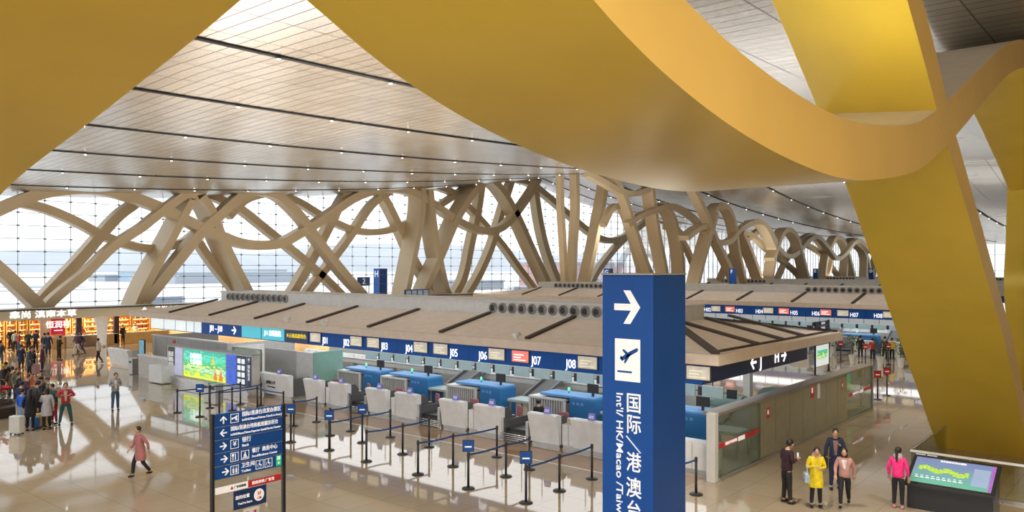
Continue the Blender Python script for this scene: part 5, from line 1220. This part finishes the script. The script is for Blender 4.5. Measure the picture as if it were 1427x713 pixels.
# luggage
def suitcase(px, py, h, m, lab, rz=.3):
    p = on_h(px, py); t = thing('suitcase', p, lab, 'suitcase', rz); w_, d = h*.62, h*.38; z0 = .06
    MB().box(-w_/2, w_/2, -d/2, d/2, z0, h*.93).build('shell', m, t, .04)
    for k in range(3): MB().box(-w_/2+w_*(k+1)/4-.01, -w_/2+w_*(k+1)/4+.01, -d/2-.006, -d/2, z0+.06, h*.85).build('rib', m, t)
    MB().tube([(-.1, d/2-.04, h*.92), (-.1, d/2-.04, h*1.2), (.1, d/2-.04, h*1.2), (.1, d/2-.04, h*.92)], .01, 6).build('handle', M_STEEL, t)
    for sx in (-1, 1):
        for sy in (-1, 1): MB().lathe((sx*(w_/2-.06), sy*(d/2-.05), 0), [(.02, 0), (.03, .02), (.03, .05), (.02, .07)], 8).build('wheel', M_BLACK, t)
suitcase(23.5, 605, .78, mat('pearl_shell', (.66, .66, .62), .3), 'large pearl white suitcase in front of the crowd', .5)
suitcase(58, 595, .62, mat('amber_shell', (.55, .33, .08), .35), 'amber yellow suitcase between the people in the crowd', .4)
suitcase(49, 597, .5, mat('cobalt_shell', (.02, .14, .5), .35), 'small blue suitcase beside the black coat', .4)
suitcase(50, 522, .72, mat('rose_shell', (.5, .25, .28), .35), 'rose pink suitcase beside the plum coat', .2)
# ---------------------------------------------------------------- outside
M_APRON = mat('pale_concrete', (.72, .73, .74), .8); M_HZ1 = mat('hazed_wall', (.52, .57, .63), .8, noise=.03); M_HZ2 = mat('hazed_window_band', (.40, .46, .54), .6, noise=.03); M_HILL = mat('hazy_hill', (.56, .61, .67), .9, noise=.04, nscale=.02)  # haze is painted into the pale building and hill colours
struct(MB().box(-2500, -77, -800, 2500, -.6, -.25).build('forecourt', M_APRON)).name = 'floor_outside'
def block(px0, px1, ytop, u, d, lab, floors, m=M_HZ1, bm_=M_HZ2, win=0, name='building'):
    a = on_u(px0, ytop, u); b = on_u(px1, ytop, u); H = a.z
    t = thing(name, (u, a.y, 0), lab, 'building'); L_ = b.y-a.y
    MB().box(-d, 0, 0, L_, -.3, H).build('wall', m, t)
    for k in range(floors):
        z = H*(k+.35)/floors; MB().box(.0, .25, L_*.02, L_*.98, z, z+H*.38/floors).build('window', bm_, t)
    MB().box(-d, .3, -.3, L_+.3, H, H+.5).build('roof', bm_, t)
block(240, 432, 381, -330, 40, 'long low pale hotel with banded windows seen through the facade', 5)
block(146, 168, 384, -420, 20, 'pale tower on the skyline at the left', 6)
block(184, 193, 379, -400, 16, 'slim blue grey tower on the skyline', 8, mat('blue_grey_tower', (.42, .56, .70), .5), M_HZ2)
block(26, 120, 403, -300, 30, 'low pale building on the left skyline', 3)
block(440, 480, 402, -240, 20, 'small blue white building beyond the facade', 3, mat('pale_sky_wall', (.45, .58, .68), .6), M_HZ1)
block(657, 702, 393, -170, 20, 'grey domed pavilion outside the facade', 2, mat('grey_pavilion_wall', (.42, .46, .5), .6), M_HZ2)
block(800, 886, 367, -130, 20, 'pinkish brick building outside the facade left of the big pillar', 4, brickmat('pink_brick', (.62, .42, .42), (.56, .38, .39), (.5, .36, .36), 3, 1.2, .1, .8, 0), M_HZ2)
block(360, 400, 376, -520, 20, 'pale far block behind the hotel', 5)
b = MB()
for (x, y, rx, rz) in ((-1700, 800, 500, 60), (-1600, 1500, 600, 85), (-1200, 1900, 500, 60), (-1900, 200, 400, 40)): b.ball((x, y, -10), rx*.5, rx, rz, 0, 24, 10)
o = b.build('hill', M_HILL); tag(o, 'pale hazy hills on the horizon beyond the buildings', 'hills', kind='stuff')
for k, (px, u) in enumerate(((180, -110), (212, -118), (700, -120), (715, -112), (728, -125), (742, -118))):
    p = on_u(px, 400, u); t = thing('parked_bus' if k in (0, 3) else 'parked_car', (u, p.y, -.25), '%s parked outside the facade, %s from the left' % (('white bus', 'pale car', 'white car', 'white bus near the pavilion', 'grey car', 'silver car')[k], ('first', 'second', 'third', 'fourth', 'fifth', 'sixth')[k]), 'vehicle')
    L_, H_ = (8, 2.7) if k in (0, 3) else (4.4, 1.45)
    MB().prism([(0, .3), (0, H_*.6), (L_*.12, H_*.66), (L_*.25, H_), (L_*.8, H_), (L_*.95, H_*.62), (L_, H_*.55), (L_, .3)] if H_ < 2 else [(0, .4), (0, H_), (L_, H_), (L_, .4)], 'x', -1.8, 0).build('body', mat('car_white', (.7, .72, .75), .3), t, .05)
    MB().prism([(L_*.27, H_*.66), (L_*.32, H_*.93), (L_*.75, H_*.93), (L_*.88, H_*.66)] if H_ < 2 else [(.4, 1.6), (.4, 2.6), (L_-.4, 2.6), (L_-.4, 1.6)], 'x', 0, .02).build('window', mat('car_glass', (.30, .36, .44), .2), t)
    for y in (L_*.2, L_*.8):
        b = MB().lathe((0, 0, 0), [(.32, 0), (.32, .2)], 12); b.v = [(z-.15, x+y, yy+.32) for x, yy, z in b.v]; b.build('wheel', M_BLACK, t)
